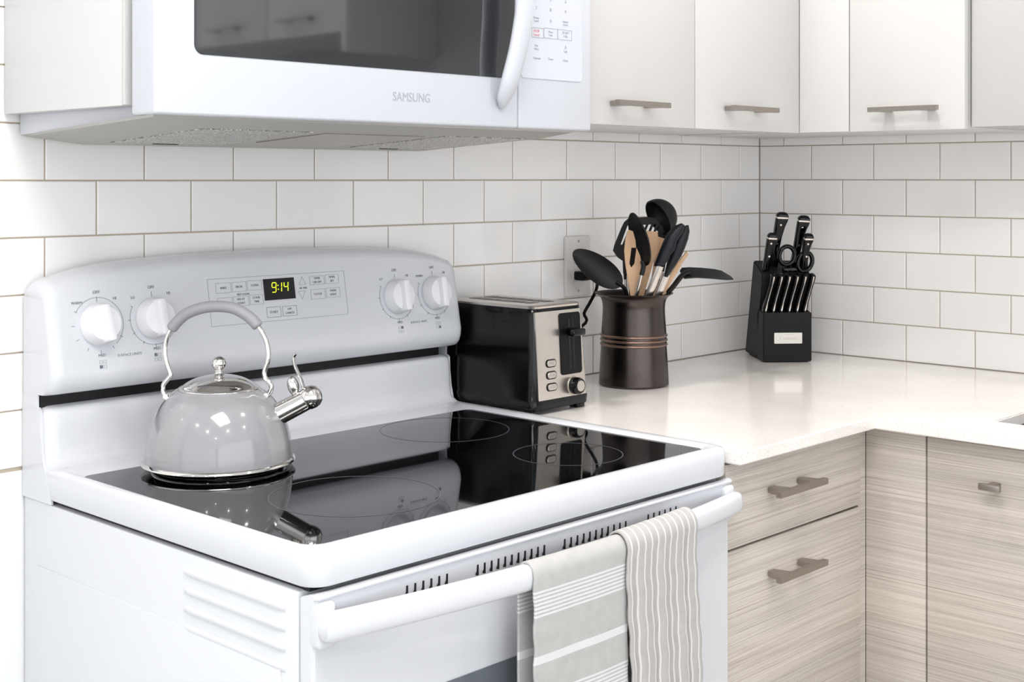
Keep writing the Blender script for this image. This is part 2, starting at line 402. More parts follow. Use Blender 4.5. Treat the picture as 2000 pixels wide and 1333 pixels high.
# --- corner cabinet on right wall: filler + door
t = wall_cab('white wall cabinet on the right wall with a filler strip and one handled door', -.34, 0, -.661, -.0, ZU, ZT)
bm = newbm(); box(bm, -.32, -.003, -.661, -.003, ZU, ZT, .0008); obj('carcass', bm, M['cab'], t)
bm = newbm(); box(bm, -.3415, -.322, -.4265, -.3172, ZU-.002, ZT-.005, .0008); obj('filler_strip', bm, M['cab'], t)
bm = newbm(); box(bm, -.3415, -.322, -.661, -.4285, ZU-.003, ZT-.005, .0012); d = obj('door', bm, M['cab'], t)
p0 = on(1694, 213, 0, -.377); p1 = on(1829, 211, 0, -.377)
bm = newbm(); pull(bm, (-.3415, (p0.y+p1.y)/2, (p0.z+p1.z)/2), (0, 1, 0), (-1, 0, 0), L=abs(p1.y-p0.y)); obj('handle', bm, M['nickel'], d)
# --- next cabinet, set back
t = wall_cab('white wall cabinet end panel set back at the far right edge', -.315, 0, -1.2, -.663, ZU, ZT)
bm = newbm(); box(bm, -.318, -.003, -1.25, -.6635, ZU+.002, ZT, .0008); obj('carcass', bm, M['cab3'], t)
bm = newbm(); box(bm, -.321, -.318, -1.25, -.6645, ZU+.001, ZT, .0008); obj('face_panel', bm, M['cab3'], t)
# --- tall-set cabinets further along the right wall, seen mirrored in the microwave window
zz = .80
t = wall_cab('white two-door wall cabinet higher on the right wall, mirrored in the microwave window', -.34, 0, -2.6, -1.865, zz, ZT)
bm = newbm(); box(bm, -.32, -.003, -2.6, -1.885, zz, ZT); obj('carcass', bm, M['cab'], t)
bm = newbm(); box(bm, -.342, -.003, -1.885, -1.865, .742, ZT, .001); obj('end_panel', bm, M['cab'], t)
for y0, y1, hy in ((-2.228, -1.887, -2.065), (-2.60, -2.230, -2.42)):
    bm = newbm(); box(bm, -.34, -.321, y0+.001, y1-.001, zz-.003, ZT-.01, .001); d = obj('door', bm, M['cab'], t)
    bm = newbm(); pull(bm, (-.34, hy, .842), (0, 1, 0), (-1, 0, 0)); obj('handle', bm, M['nickel'], d)
# --- cabinet above the microwave with end panel
t = wall_cab('white cabinet above the microwave, its end panel left of the microwave', -1.832, -1.055, -.315, 0, ZU, ZT, 'microwave_cabinet')
pe = on(240, 206, 0, -1.831)
bm = newbm(); box(bm, -1.831, -1.811, pe.y+.002, -.003, pe.z, ZT, .0008); obj('end_panel', bm, M['cab2'], t)
bm = newbm(); box(bm, -1.8315, -1.8105, pe.y-.004, pe.y+.001, pe.z+.0005, ZT, .001); obj('panel_edge_strip', bm, M['cab'], t)
bm = newbm(); box(bm, -1.809, -1.054, -.295, -.003, .89, ZT, .0008); obj('carcass', bm, M['cab'], t)
for a, b in ((-1.809, -1.4345), (-1.4315, -1.054)):
    bm = newbm(); box(bm, a, b, -.317, -.297, .892, ZT-.005, .001); obj('door', bm, M['cab'], t)

# --- base cabinets
YF = -.625; XF = -.625
def base_pull(bm, c, ax, out, L): pull(bm, c, ax, out, L)
t = thing('drawer_base_cabinet', 'grey wood-grain base cabinet with stacked drawers right of the range', 'cabinet', (-.85, -.32, FLOOR))
bm = newbm(); box(bm, -1.043, -.634, -.604, -.003, FLOOR+.1, -.0215); obj('carcass', bm, M['lam'], t)
bm = newbm(); box(bm, -1.043, -.61, -.545, -.003, FLOOR, FLOOR+.1); obj('toe_kick', bm, M['black'], t)
zs = [(-.0235, -.1485), (-.1520, -.470), (-.4735, -.808)]
for i, (z1, z0) in enumerate(zs):
    bm = newbm(); box(bm, -1.043, -.6535, YF, -.6065, z0, z1, .0012); d = obj('drawer_front', bm, M['lam'], t)
    hx = [(1526, 1618, 966, 943), (1526, 1618, 1132, 1103), None][i]
    if hx: p0 = on(hx[0], hx[2], 1, YF-.036); p1 = on(hx[1], hx[3], 1, YF-.036); c = ((p0.x+p1.x)/2, YF, (p0.z+p1.z)/2); L = abs(p1.x-p0.x)
    else: c = (c[0], YF, -.53)
    bm = newbm(); base_pull(bm, c, (1, 0, 0), (0, -1, 0), L); obj('handle', bm, M['nickel'], d)
t = thing('corner_filler', 'grey wood-grain filler panel in the inner corner of the base cabinets', 'cabinet panel', (-.63, -.66, FLOOR))
bm = newbm(); box(bm, -.6515, -.6255, -.619, -.605, FLOOR+.1, -.0215); obj('filler_strip', bm, M['lam'], t)
bm = newbm(); box(bm, XF, -.606, -.7265, -.6195, FLOOR+.1, -.0215, .0008); obj('filler_panel', bm, M['lam'], t)
t = thing('sink_base_cabinet', 'grey wood-grain sink base cabinet door under the right counter', 'cabinet', (-.3, -1.1, FLOOR))
bm = newbm()
box(bm, -.604, -.003, -.7455, -.729, FLOOR+.1, -.0215); box(bm, -.604, -.003, -1.62, -1.604, FLOOR+.1, -.0215); box(bm, -.604, -.003, -1.604, -.7455, FLOOR+.1, FLOOR+.12)
obj('carcass', bm, M['lam'], t)
bm = newbm(); box(bm, XF, -.606, -1.17, -.7295, FLOOR+.11, -.026, .0012); d = obj('door', bm, M['lam'], t)
kc = on(1933, 953, 0, XF-.025)
bm = newbm(); box(bm, XF-.030, XF-.022, kc.y-.017, kc.y+.017, kc.z-.005, kc.z+.005, .001); box(bm, XF-.022, XF, kc.y-.007, kc.y+.007, kc.z-.004, kc.z+.004, .0008)
obj('knob', bm, M['nickel'], d)
bm = newbm(); box(bm, XF, -.606, -1.615, -1.1735, FLOOR+.11, -.026, .0012); d = obj('door', bm, M['lam'], t)

# --- countertop (L shaped, 2 cm slab, cut out for the sink)
CT = -.0195; CX0 = -1.0455; CF = -.652; CR = -.6545; YE = -1.65
sx0, sx1, sy0, sy1 = -.552, -.14, -1.35, -.811
bm = newbm()
outer = [(CX0, -.002), (CX0, CF), (CR, CF), (CR, YE), (-.002, YE), (-.002, -.002)]
# build from rectangles joined on shared edges
xs = [CX0, CR, sx0, sx1, -.002]; ys = [YE, sy0, sy1, CF, -.002]
top = {}
def gv(d, x, y, z):
    k = (round(x, 4), round(y, 4), z)
    if k not in d: d[k] = bm.verts.new((x, y, z))
    return d[k]
cells = []
for i in range(4):
    for j in range(4):
        if i == 0 and j < 3: continue
        if i == 2 and j == 1: continue
        cells.append((i, j))
cs = set(cells)
for i, j in cells:
    x0, x1, y0, y1 = xs[i], xs[i+1], ys[j], ys[j+1]
    bm.faces.new([gv(top, x, y, 0.) for x, y in ((x0, y0), (x1, y0), (x1, y1), (x0, y1))])
    bm.faces.new([gv(top, x, y, CT) for x, y in ((x0, y0), (x0, y1), (x1, y1), (x1, y0))])
    for di, dj, e in ((-1, 0, ((x0, y0), (x0, y1))), (1, 0, ((x1, y1), (x1, y0))), (0, -1, ((x1, y0), (x0, y0))), (0, 1, ((x0, y1), (x1, y1)))):
        if (i+di, j+dj) not in cs:
            (a, b), (c, d_) = e
            bm.faces.new([gv(top, a, b, 0.), gv(top, c, d_, 0.), gv(top, c, d_, CT), gv(top, a, b, CT)])
bmesh.ops.recalc_face_normals(bm, faces=bm.faces)
es = [e for e in bm.edges if abs(e.calc_face_angle(0)) > .5 and e.verts[0].co.z == e.verts[1].co.z]
bmesh.ops.bevel(bm, geom=es, offset=.0018, segments=2, affect='EDGES')
ct = tag(obj('countertop', bm, M['quartz']), 'white speckled quartz L-shaped countertop over the base cabinets', 'countertop')
settle(ct, (-.6, -.33, CT))
# sink
bm = newbm()
r0 = rrect(sx0-.01, sx1+.01, sy0-.01, sy1+.01, .02); r1 = rrect(sx0+.002, sx1-.002, sy0+.002, sy1-.002, .02); r2 = rrect(sx0+.012, sx1-.012, sy0+.012, sy1-.012, .04); r3 = rrect(sx0+.05, sx1-.05, sy0+.05, sy1-.05, .03)
loft(bm, [[(x, y, z) for x, y in r] for r, z in ((r0, CT-.001), (r1, CT-.001), (r2, -.19), (r3, -.205))], 0, True, False, True)
sk = tag(obj('sink', bm, M['sink']), 'stainless steel undermount sink set into the right counter', 'sink')
settle(sk, (-.35, -1.08, -.205))

# ================================================================== RANGE
XL, XR = -1.805, -1.049; XM = (XL+XR)/2
ZG = .004; ZR = .0085; ZB = -.0325; YFR = -.640
rng = thing('range', 'white freestanding electric range with black glass cooktop', 'stove', (XM, -.33, FLOOR))
# body
bm = newbm()
box(bm, XL+.001, XR-.001, -.614, -.004, FLOOR+.03, -.0385, .003)
# embossed side field and louvres on the left side
box(bm, XL-.0008, XL+.004, -.585, -.045, -.80, -.125, .0008)
for k in range(4):
    z = -.060-k*.0215
    tube(bm, [(XL+.0060, -.592, z-.001), (XL+.0048, -.582, z-.001), (XL+.0048, -.41, z-.001), (XL+.0060, -.40, z-.001)], .0062, 12)
obj('body', bm, M['appliance'], rng)
bm = newbm(); box(bm, XL+.010, XR-.010, -.622, -.09, -.039, -.031); obj('cooktop_gap_shade', bm, M['black'], rng)  # black filler standing in for the shade in the gap under the cooktop
for x in (XL+.05, XR-.05):
    for y in (-.58, -.06):
        bm = newbm(); lathe(bm, [(.0, 0), (.018, 0), (.018, .012), (.008, .014), (.008, .032)], (x, y, FLOOR), 16); obj('foot', bm, M['black'], rng)
# cooktop frame
bm = newbm()
def rr(i0, r, y0=None, y1=None):
    return rrect(XL+i0, XR-i0, YFR+i0, (-.072 if y1 is None else y1)-0*i0, r, 8)
GX0, GX1, GY0, GY1 = -1.786, -1.0765, -.612, -.127
rings = [([(x, y, ZB+.002) for x, y in rrect(XL+.006, XR-.006, YFR+.006, -.012, .022, 8)]),
         ([(x, y, ZB) for x, y in rrect(XL+.002, XR-.002, YFR+.002, -.012, .024, 8)]),
         ([(x, y, ZB+.003) for x, y in rrect(XL, XR, YFR, -.012, .026, 8)]),
         ([(x, y, ZR-.006) for x, y in rrect(XL, XR, YFR, -.012, .026, 8)]),
         ([(x, y, ZR-.002) for x, y in rrect(XL+.002, XR-.002, YFR+.002, -.012, .026, 8)]),
         ([(x, y, ZR) for x, y in rrect(XL+.006, XR-.006, YFR+.006, -.012, .026, 8)]),
         ([(x, y, ZR-.0006) for x, y in rrect(GX0-.008, GX1+.008, GY0-.010, GY1+.02, .024, 8)]),
         ([(x, y, ZG-.0002) for x, y in rrect(GX0, GX1, GY0, GY1, .012, 8)]),
         ([(x, y, ZG-.004) for x, y in rrect(GX0, GX1, GY0, GY1, .012, 8)])]
loft(bm, rings, 0, True, False, False)
frame = obj('cooktop_frame', bm, M['appliance'], rng, sharp=50)
bm = newbm()
loft(bm, [[(x, y, z) for x, y in rrect(GX0+.0002, GX1-.0002, GY0+.0002, GY1-.0002, .012, 8)] for z in (ZG-.004, ZG)], 0)
glass = obj('glass_cooktop', bm, M['glass'], rng)
def ring_mesh(cx, cy, r, wd=.0016):
    bm = newbm(); lathe(bm, [(r-wd/2, ZG+.0001), (r-wd/2, ZG+.00025), (r+wd/2, ZG+.00025), (r+wd/2, ZG+.0001)], (cx, cy, 0), 96); return bm
for cx, cy, r in ((-1.238, -.492, .0775), (-1.605, -.466, .105), (-1.232, -.232, .10), (-1.618, -.225, .078)):
    obj('burner_ring', ring_mesh(cx, cy, r), M['ring'], glass)
# backguard -------------------------------------------------------------
def ztop(x):
    u = (x-XM)/((XR-XL)/2); return .2840 - .012*u*u - .020*abs(u)**7
def yface(z): return -.066 - .176*(.248-z)
bm = newbm(); rings = []
N_ = 40
for k in range(N_+1):
    u = k/N_; u = .5-.5*cos(pi*u) if True else u
    x = XL + (XR-XL)*u
    e = min(x-XL, XR-x); s = 0 if e > .012 else (1-math.sqrt(max(0, 1-((.012-e)/.012)**2)))*.009
    zt = ztop(x)
    yf = lambda z: yface(z)+s
    rings.append([(x, -.004, .104), (x, -.004, zt-.012-s), (x, -.010, zt-.003-s), (x, -.022, zt-s), (x, -.040, zt-.001-s), (x, yf(zt-.014)+.010, zt-.005-s), (x, yf(zt-.014)+.003, zt-.010-s), (x, yf(zt-.018), zt-.018-s),
                  (x, yf(.20), .20), (x, yf(.134), .134+s*.3), (x, yf(.134)+.0008, .124+s*.4), (x, yf(.134)+.004, .114+s*.5), (x, yf(.134)+.010, .107+s*.6), (x, yf(.134)+.022, .104)])
loft(bm, rings, 0, True, True, True)
bg = obj('backguard', bm, M['appliance'], rng, sharp=50)
bm = newbm(); box(bm, XL+.004, XR-.02, -.044, -.004, .086, .1045); obj('vent_slot', bm, M['black'], rng)
# lower splash, curving out into the cooktop
bm = newbm()
prof = [(-.004, -.02), (-.004, .088), (-.030, .0885), (-.050, .087), (-.058, .083), (-.0615, .076), (-.0625, .060), (-.0635, .037), (-.066, .018), (-.072, .0095), (-.080, .0075), (-.09, .0070), (-.09, -.02)]
rings = []
for k in range(N_+1):
    u = .5-.5*cos(pi*k/N_); x = XL+.003 + (XR-XL-.006)*u; e = min(x-XL-.003, XR-.003-x)
    s = 0 if e > .014 else (1-math.sqrt(max(0, 1-((.014-e)/.014)**2)))*.012
    rings.append([(x, min(-.004, y+(s if y < -.02 and z > .012 else 0)), z-(s*.6 if z > .05 else 0)) for y, z in prof])
loft(bm, rings, 0); obj('backsplash_panel', bm, M['appliance'], rng, sharp=50)
# end caps
for X0, X1 in ((XL-.0005, XL+.0035), (XR-.0035, XR+.0005)):
    bm = newbm(); zt = ztop(XL)-.012
    pl = [(-.002, -.038), (-.082, -.038), (-.079, -.025), (-.070, -.006), (-.060, .015), (-.055, .035), (-.052, .06), (-.051, .083), (-.046, .0865), (-.002, .0865)]
    plate(bm, pl, (X0, 0, 0), (0, 1, 0), (0, 0, 1), (1, 0, 0), 0, X1-X0)
    pl = [(-.002, .0865), (-.044, .0865), (-.044, .104), (-.002, .104)]
    plate(bm, pl, (X0+.001, 0, 0), (0, 1, 0), (0, 0, 1), (1, 0, 0), 0, X1-X0-.002)
    obj('end_cap', bm, M['appliance'], rng)
# control panel coordinates on tilted face
Vp = Vector((0, .176, 1)).normalized(); Up = Vector((1, 0, 0)); Np = Up.cross(Vp); Np = Np if Np.y < 0 else -Np
def face(x, z, off=0.): return Vector((x, yface(z), z)) + Np*off
def onface(px, py):
    d = ray(px, py); p0 = Vector((0, -.066, .248)); t_ = (p0-CAMP).dot(Np)/d.dot(Np); return CAMP+d*t_
def uv_(p): return p.x, (p-Vector((0, -.066, .248))).dot(Vp)
FO = Vector((0, -.066, .248))+Np*.0001
bm = newbm()
KN = [(193, 634), (300, 622), (775, 580), (848, 573)]
kpos = [onface(*k) for k in KN]
for i, kp in enumerate(kpos):
    u, v = uv_(kp); R = .0365
    a0, a1 = (radians(-230), radians(50)) if i % 2 else (radians(-260), radians(80))
    pts = []
    nseg = 36
    for k in range(nseg):
        b0 = radians(150)+(radians(310)-radians(150))*0 + radians(200)*k/nseg; b1 = b0+radians(200)/nseg
        if i == 0: b0 -= radians(200); b1 -= radians(200)
        plate(bm, [(u+R*cos(b0), v+R*sin(b0)), (u+(R+.0008)*cos(b0), v+(R+.0008)*sin(b0)), (u+(R+.0008)*cos(b1), v+(R+.0008)*sin(b1)), (u+R*cos(b1), v+R*sin(b1))], FO, Up, Vp, Np, 0, .0002)
    for ang in (150, 180, 210, 240, 270, 300, 330):
        a = radians(ang); r0, r1 = R-.001, R+.0035
        d = Vector((cos(a), sin(a))); q = Vector((-sin(a), cos(a)))*.0005
        plate(bm, [(u+d.x*r0-q.x, v+d.y*r0-q.y), (u+d.x*r1-q.x, v+d.y*r1-q.y), (u+d.x*r1+q.x, v+d.y*r1+q.y), (u+d.x*r0+q.x, v+d.y*r0+q.y)], FO, Up, Vp, Np, 0, .0002)
    plate(bm, [(u-.0005, v+.031), (u+.0005, v+.031), (u+.0005, v+.038), (u-.0005, v+.038)], FO, Up, Vp, Np, 0, .0002)
    P_ = lambda du, dv: FO+Up*(u+du)+Vp*(v+dv)+Np*.0002
    add_text(bm, 'OFF', P_(0, .044), Up, Vp, .0062, 1); add_text(bm, 'MED', P_(.001, -.0425), Up, Vp, .0055, 1)
    add_text(bm, 'HI', P_(.027, .034), Up, Vp, .0058, 1); add_text(bm, 'LO' if i % 3 else 'WARM', P_(-.030, .031), Up, Vp, .0052, 1)
    # burner position squares
    for dx_ in (0, .006):
        for dz_ in (0, .0065):
            frame_line(bm, u-.004+dx_, u+.0005+dx_, v-.0535-dz_, v-.049-dz_, .0004, FO, Up, Vp, Np, 0)
    q = [(0, .0), (0, .0065), (.006, .0065), (.006, 0)][i]
    plate(bm, [(u-.004+q[0], v-.060+q[1]+.0), (u+.0005+q[0], v-.060+q[1]), (u+.0005+q[0], v-.0555+q[1]), (u-.004+q[0], v-.0555+q[1])], FO, Up, Vp, Np, 0, .0003, 1)
for (a, b) in ((0, 1), (2, 3)):
    ua, va = uv_(kpos[a]); ub, vb = uv_(kpos[b])
    add_text(bm, 'SURFACE UNITS', FO+Up*((ua+ub)/2)+Vp*(va-.045)+Np*.0002, Up, Vp, .0052, 0)
# key pad outlines
c0 = uv_(onface(404, 546)); c1 = uv_(onface(671, 528)); c2 = uv_(onface(680, 614))
ku0, ku1, kv1, kv0 = c0[0], c1[0], c0[1], c2[1]
frame_line(bm, ku0, ku1, kv0, kv1, .0006, FO, Up, Vp, Np, 0)
def key(px0, py0, px1, py1, txt, mi=0, size=.0046, dark=0):
    a = uv_(onface(px0, py0)); b = uv_(onface(px1, py1))
    frame_line(bm, a[0], b[0], b[1], a[1], .0005, FO, Up, Vp, Np, dark)
    lines = txt.split('|'); n = len(lines)
    for k, tx in enumerate(lines):
        add_text(bm, tx, FO+Up*((a[0]+b[0])/2)+Vp*((a[1]+b[1])/2+(n-1)*.003-k*.006)+Np*.0002, Up, Vp, size, 1)
key(420, 554, 452, 572, 'BAKE'); key(452, 552, 482, 569, 'BROIL'); key(482, 549, 512, 566, 'CLEAN')
key(424, 583, 455, 600, 'OVEN'); key(455, 580, 487, 597, 'DELAY|START'); key(487, 577, 515, 594, 'COOK|TIME')
key(520, 601, 550, 619, 'START', dark=1, size=.0052); key(551, 599, 581, 616, 'OFF|CANCEL', dark=1)
key(604, 540, 634, 555, 'TIMER|ON OFF'); key(634, 537, 662, 553, 'TIMER|SET'); key(606, 566, 636, 583, 'CLOCK'); key(636, 563, 665, 580, 'OVEN|LIGHT')
a = uv_(onface(475, 575)); add_text(bm, 'SELF CLEAN', FO+Up*a[0]+Vp*a[1]+Np*.0002, Up, Vp, .0042, 1)
a = uv_(onface(592, 563)); add_text(bm, 'HR  MIN', FO+Up*a[0]+Vp*a[1]+Np*.0002, Up, Vp, .004, 1)
for py, sg in ((548, 1), (577, -1)):
    a = uv_(onface(590, py)); s_ = .0065
    P3 = [(a[0]-s_, a[1]-s_*sg), (a[0]+s_, a[1]-s_*sg), (a[0], a[1]+s_*sg)]
    for k in range(3):
        p, q = Vector(P3[k]), Vector(P3[(k+1) % 3]); d = (q-p).normalized(); nn = Vector((-d.y, d.x))*.00025
        plate(bm, [(p-nn)[:], (q-nn)[:], (q+nn)[:], (p+nn)[:]], FO, Up, Vp, Np, 0, .0002)
obj('control_markings', bm, [M['print'], M['printdark']], bg)
# clock
bm = newbm(); a = uv_(onface(513, 546)); b = uv_(onface(577, 583)); w_ = .0575
plate(bm, [(a[0], b[1]), (a[0]+w_, b[1]), (a[0]+w_, a[1]), (a[0], a[1])], FO, Up, Vp, Np, 0, .0008)
clock = obj('clock_display', bm, M['lcd'], bg)
bm = newbm(); SEG = {'9': 'abcdfg', '1': 'bc', '4': 'bcfg'}
def seg(u, v, ch, h=.0145, wd=.0075, t=.0013):
    sh = .12
    D = {'a': ((0, h), (wd, h)), 'g': ((0, h/2), (wd, h/2)), 'd': ((0, 0), (wd, 0)), 'f': ((0, h/2), (0, h)), 'b': ((wd, h/2), (wd, h)), 'e': ((0, 0), (0, h/2)), 'c': ((wd, 0), (wd, h/2))}
    for s_ in SEG[ch]:
        (x0, y0), (x1, y1) = D[s_]; g = .0006
        if x0 == x1: y0, y1 = y0+g, y1-g; poly = [(x0-t/2, y0), (x0+t/2, y0), (x0+t/2, y1), (x0-t/2, y1)]
        else: x0, x1 = x0+g, x1-g; poly = [(x0, y0-t/2), (x1, y0-t/2), (x1, y0+t/2), (x0, y0+t/2)]
        plate(bm, [(u+x+sh*y, v+y) for x, y in poly], FO, Up, Vp, Np, .0008, .0011)
cu_, cv_ = a[0], (a[1]+b[1])/2-.0075+.003
seg(cu_+.0140, cv_, '9'); seg(cu_+.0245, cv_, '1'); seg(cu_+.0365, cv_, '4')
for dz_ in (.004, .010): plate(bm, [(cu_+.0262+x, cv_+dz_+y) for x, y in ((-.0008, -.0008), (.0008, -.0008), (.0008, .0008), (-.0008, .0008))], FO, Up, Vp, Np, .0008, .0011)
obj('clock_digits', bm, M['digit'], clock)
# knobs
for i, kp in enumerate(kpos):
    bm = newbm(); c = kp
    lathe(bm, [(.0, 0), (.0285, 0), (.0290, .002), (.0285, .006), (.0262, .010), (.025, .016), (.023, .0195), (.016, .0215), (0, .022)], c, 40, axis=Np)
    ang = radians([8, 4, 0, 0][i]); hu = Up*cos(ang)+Vp*sin(ang); hv = Vp*cos(ang)-Up*sin(ang)
    rings = []
    for t_, wx, wy in ((.006, .0095, .0265), (.016, .0085, .0262), (.027, .0070, .0255), (.0295, .0058, .0245), (.0305, .0035, .0225)):
        rings.append([c+hu*x+hv*y+Np*t_ for x, y in rrect(-wx, wx, -wy, wy, min(wx, wy)*.6, 5)])
    loft(bm, rings, 0)
    k = obj('knob', bm, M['knob'], bg, sharp=40)
# oven door ---------------------------------------------------------------
DZ0, DZ1 = -.79, -.0345; DYF = -.637; DX0, DX1 = XL+.002, XR-.002
bm = newbm()
# one profile: rounded top ridge, sloping vent strip, flat front
prof = [(-.617, -.0440), (-.622, -.0415), (-.630, -.0390), (-.6375, -.0378), (-.6425, -.0385), (-.6445, -.0405), (-.6440, -.0425), (-.6415, -.0440), (-.6405, -.0620), (-.6375, -.0680), (-.637, -.072), (-.637, DZ0+.003), (-.634, DZ0), (-.617, DZ0)]
loft(bm, [[(x, y+(s_ if y < -.63 else 0), z) for y, z in prof] for x, s_ in ((DX0, .004), (DX0+.001, .002), (DX0+.004, 0), (DX1-.004, 0), (DX1-.001, .002), (DX1, .004))], 0)
door = obj('oven_door', bm, M['appliance'], rng, sharp=30)
# vent slits
vz = on(930, 1115, 1, -.641).z
for x0, x1, n in ((795, 873, 6), (933, 1063, 11), (1103, 1222, 11), (1266, 1320, 6)):
    a = on(x0, 1400, 1, -.641).x; b = on(x1, 1400, 1, -.641).x; bm = newbm()
    for k in range(n):
        x = a+(b-a)*k/(n-1)
        plate(bm, [(x-.00125, vz-.0062), (x+.00125, vz-.0062), (x+.00125, vz+.0062), (x-.00125, vz+.0062)], (0, -.6408, 0), (1, 0, 0), (0, 0, 1), (0, -1, 0), -.002, .0007)
    obj('vent_slits', bm, M['black'], door)
bm = newbm(); wt = on(1020, 1277, 1, DYF); box(bm, -1.690, -1.195, DYF-.0012, DYF+.002, -.55, wt.z, .0); obj('oven_window', bm, M['ovglass'], door)
# handle
HY, HZ = -.6525, -.0690; HX0, HX1 = XL+.003, XR-.003
bm = newbm()
ho = [(.0108*math.copysign(abs(cos(a))**.75, cos(a)), .0155*math.copysign(abs(sin(a))**.75, sin(a))) for a in [2*pi*k/24 for k in range(24)]]
def bow(x): return -.033*max(0., 1-((x-XM)/(HX1-XM))**2)
rings = []
for x, s in [(HX0, .80), (HX0+.002, .92)]+[(HX0+.008+(HX1-HX0-.016)*k/24, 1) for k in range(25)]+[(HX1-.002, .92), (HX1, .80)]:
    rings.append([(x, HY+bow(x)+p*s, HZ+q*s) for p, q in ho])
loft(bm, rings, 0)
for x0, x1 in ((DX0+.0002, DX0+.024), (DX1-.024, DX1-.0002)):
    box(bm, x0, x1, -.6485, -.620, -.0945, -.0455, .006, seg=4)
hd = obj('door_handle', bm, M['appliance'], door, sharp=50)
# storage drawer
bm = newbm(); box(bm, DX0, DX1, -.634, -.615, FLOOR+.04, -.80, .004); obj('storage_drawer', bm, M['appliance'], rng)

# ================================================================== TOWELS
def towel(name, x0, x1, back, front, amp, nf, phase, mats, label, group, gather=0., seed=1, uscale=1., thick=.003, off=0.):
    rnd = random.Random(seed); bm = newbm(); uvl = bm.loops.layers.uv.new('UVMap')
    # path over the bar in (y,z)
    rb = .0128+off; rz = .0172+off; path = []
    yb = HY+rb; yf = HY-rb
    n = 18
    for k in range(n, 0, -1): path.append((yb-.000, HZ-back*k/n, -1, k/n))
    for k in range(13):
        a = pi*k/12; path.append((HY+rb*cos(a), HZ+rz*sin(a), 0, 0))
    n2 = 34
    for k in range(1, n2+1): path.append((yf, HZ-front*k/n2, 1, k/n2))
    nu = 90; grid = []
    L = [0]
    for a, b in zip(path, path[1:]): L.append(L[-1]+math.hypot(a[0]-b[0], a[1]-b[1]))
    Ltop = L[18+6]
    ph = [rnd.uniform(0, 6.28) for _ in range(6)]
    for i, (y, z, side, t_) in enumerate(path):
        row = []
        for j in range(nu+1):
            u = j/nu; x = x0+(x1-x0)*u
            g = amp*min(1, t_*1.5 + (.25 if gather else 0.05)) if side else amp*(.22 if gather else .03)
            wv = sin(2*pi*nf*u+phase+.35*sin(3*t_+ph[0]))*.6+sin(2*pi*nf*1.7*u+ph[1]+1.2*t_)*.3+sin(5*u+ph[2]+2*t_)*.3
            dy = -g*(wv+1.0) if side == 1 else (-g*.5*(wv+1) if side == 0 else g*.1*wv)
            xx = x + (gather*.004*sin(6*t_+ph[3])*(1 if side == 1 else 0)) + (.0012*sin(14*z/.1+ph[4]) if side == 1 else 0) + .004*t_*(u-.5)*(1 if side == 1 else 0)
            row.append(bm.verts.new((xx, (y+dy if side >= 0 else min(y+dy, -.6392))+bow(x), z - (0 if side == 0 else 0))))
        grid.append(row)
    uva = {}
    for i in range(len(path)-1):
        for j in range(nu):
            f = bm.faces.new((grid[i][j], grid[i][j+1], grid[i+1][j+1], grid[i+1][j]))
            for lp, (ii, jj) in zip(f.loops, ((i, j), (i, j+1), (i+1, j+1), (i+1, j))):
                lp[uvl].uv = (jj/nu*(x1-x0)*uscale, L[ii]-Ltop)
    me = bpy.data.meshes.new(name); bm.to_mesh(me); bm.free()
    for m in mats: me.materials.append(m)
    me.shade_smooth()
    o = bpy.data.objects.new(name, me); COL.objects.link(o); tag(o, label, 'towel', group)
    md = o.modifiers.new('thickness', 'SOLIDIFY'); md.thickness = thick; md.offset = 1 if False else 0
    settle(o, ((x0+x1)/2, HY, HZ-front)); return o
hb = []
for k in range(7): hb.append((.0380+k*.0046, .0407+k*.0046))
hb.append((.113, .1225))
for k in range(7): hb.append((.158+k*.0046, .1607+k*.0046))
hb.append((.235, .2445))
hb += [(-a2, -a1) for a1, a2 in hb]
tm1 = towel_mat('taupe_cross_striped_cotton', (.71, .705, .70), 1, hb)
vb = [(.0146*k+.005, .0146*k+.0081) for k in range(18)]
tm2 = towel_mat('taupe_lengthwise_striped_cotton', (.70, .688, .678), 0, vb, (.84, .83, .825))
TX0 = on(1046, 1130, 1, HY-.046).x; TX1 = on(1226, 1080, 1, HY-.046).x; TX2 = on(1362, 1040, 1, HY-.037).x
towel('dish_towel', TX0, TX1-.001, .30, .38, .0016, 1.6, .3, [tm1], 'taupe dish towel with crosswise white stripes on the oven handle', None, 0., 3)
towel('dish_towel', TX1-.004, TX2-.004, .28, .36, .0030, 4.0, 1.3, [tm2], 'taupe dish towel with lengthwise white stripes, gathered on the oven handle', None, 1., 8, uscale=1.0, off=.0045)

# ================================================================== MICROWAVE
MX0, MX1 = -1.832, -1.056; MZ0, MZ1 = .4675, .885; MYF = -.381
mw = thing('microwave', 'white over-the-range microwave with a dark door window', 'microwave', ((MX0+MX1)/2, -.19, MZ0))
MB_ = .4535
bm = newbm(); plate(bm, [(-.3285, MZ0-.0005), (-.3285, MZ1), (-.004, MZ1), (-.004, MB_)], (-1.8095, 0, 0), (0, 1, 0), (0, 0, 1), (1, 0, 0), 0, MX1-.001+1.8095); obj('body', bm, M['appliance_mw'], mw)
DS = on(1013, 210, 1, MYF).x      # seam between door and control side
W0 = on(379, 105, 1, MYF); W1 = on(982, 150, 1, MYF)
bm = newbm(); box(bm, MX0, DS-.0006, MYF, -.329, MZ0+.001, MZ1, .004, seg=3)
mdoor = obj('door', bm, M['appliance_mw'], mw)
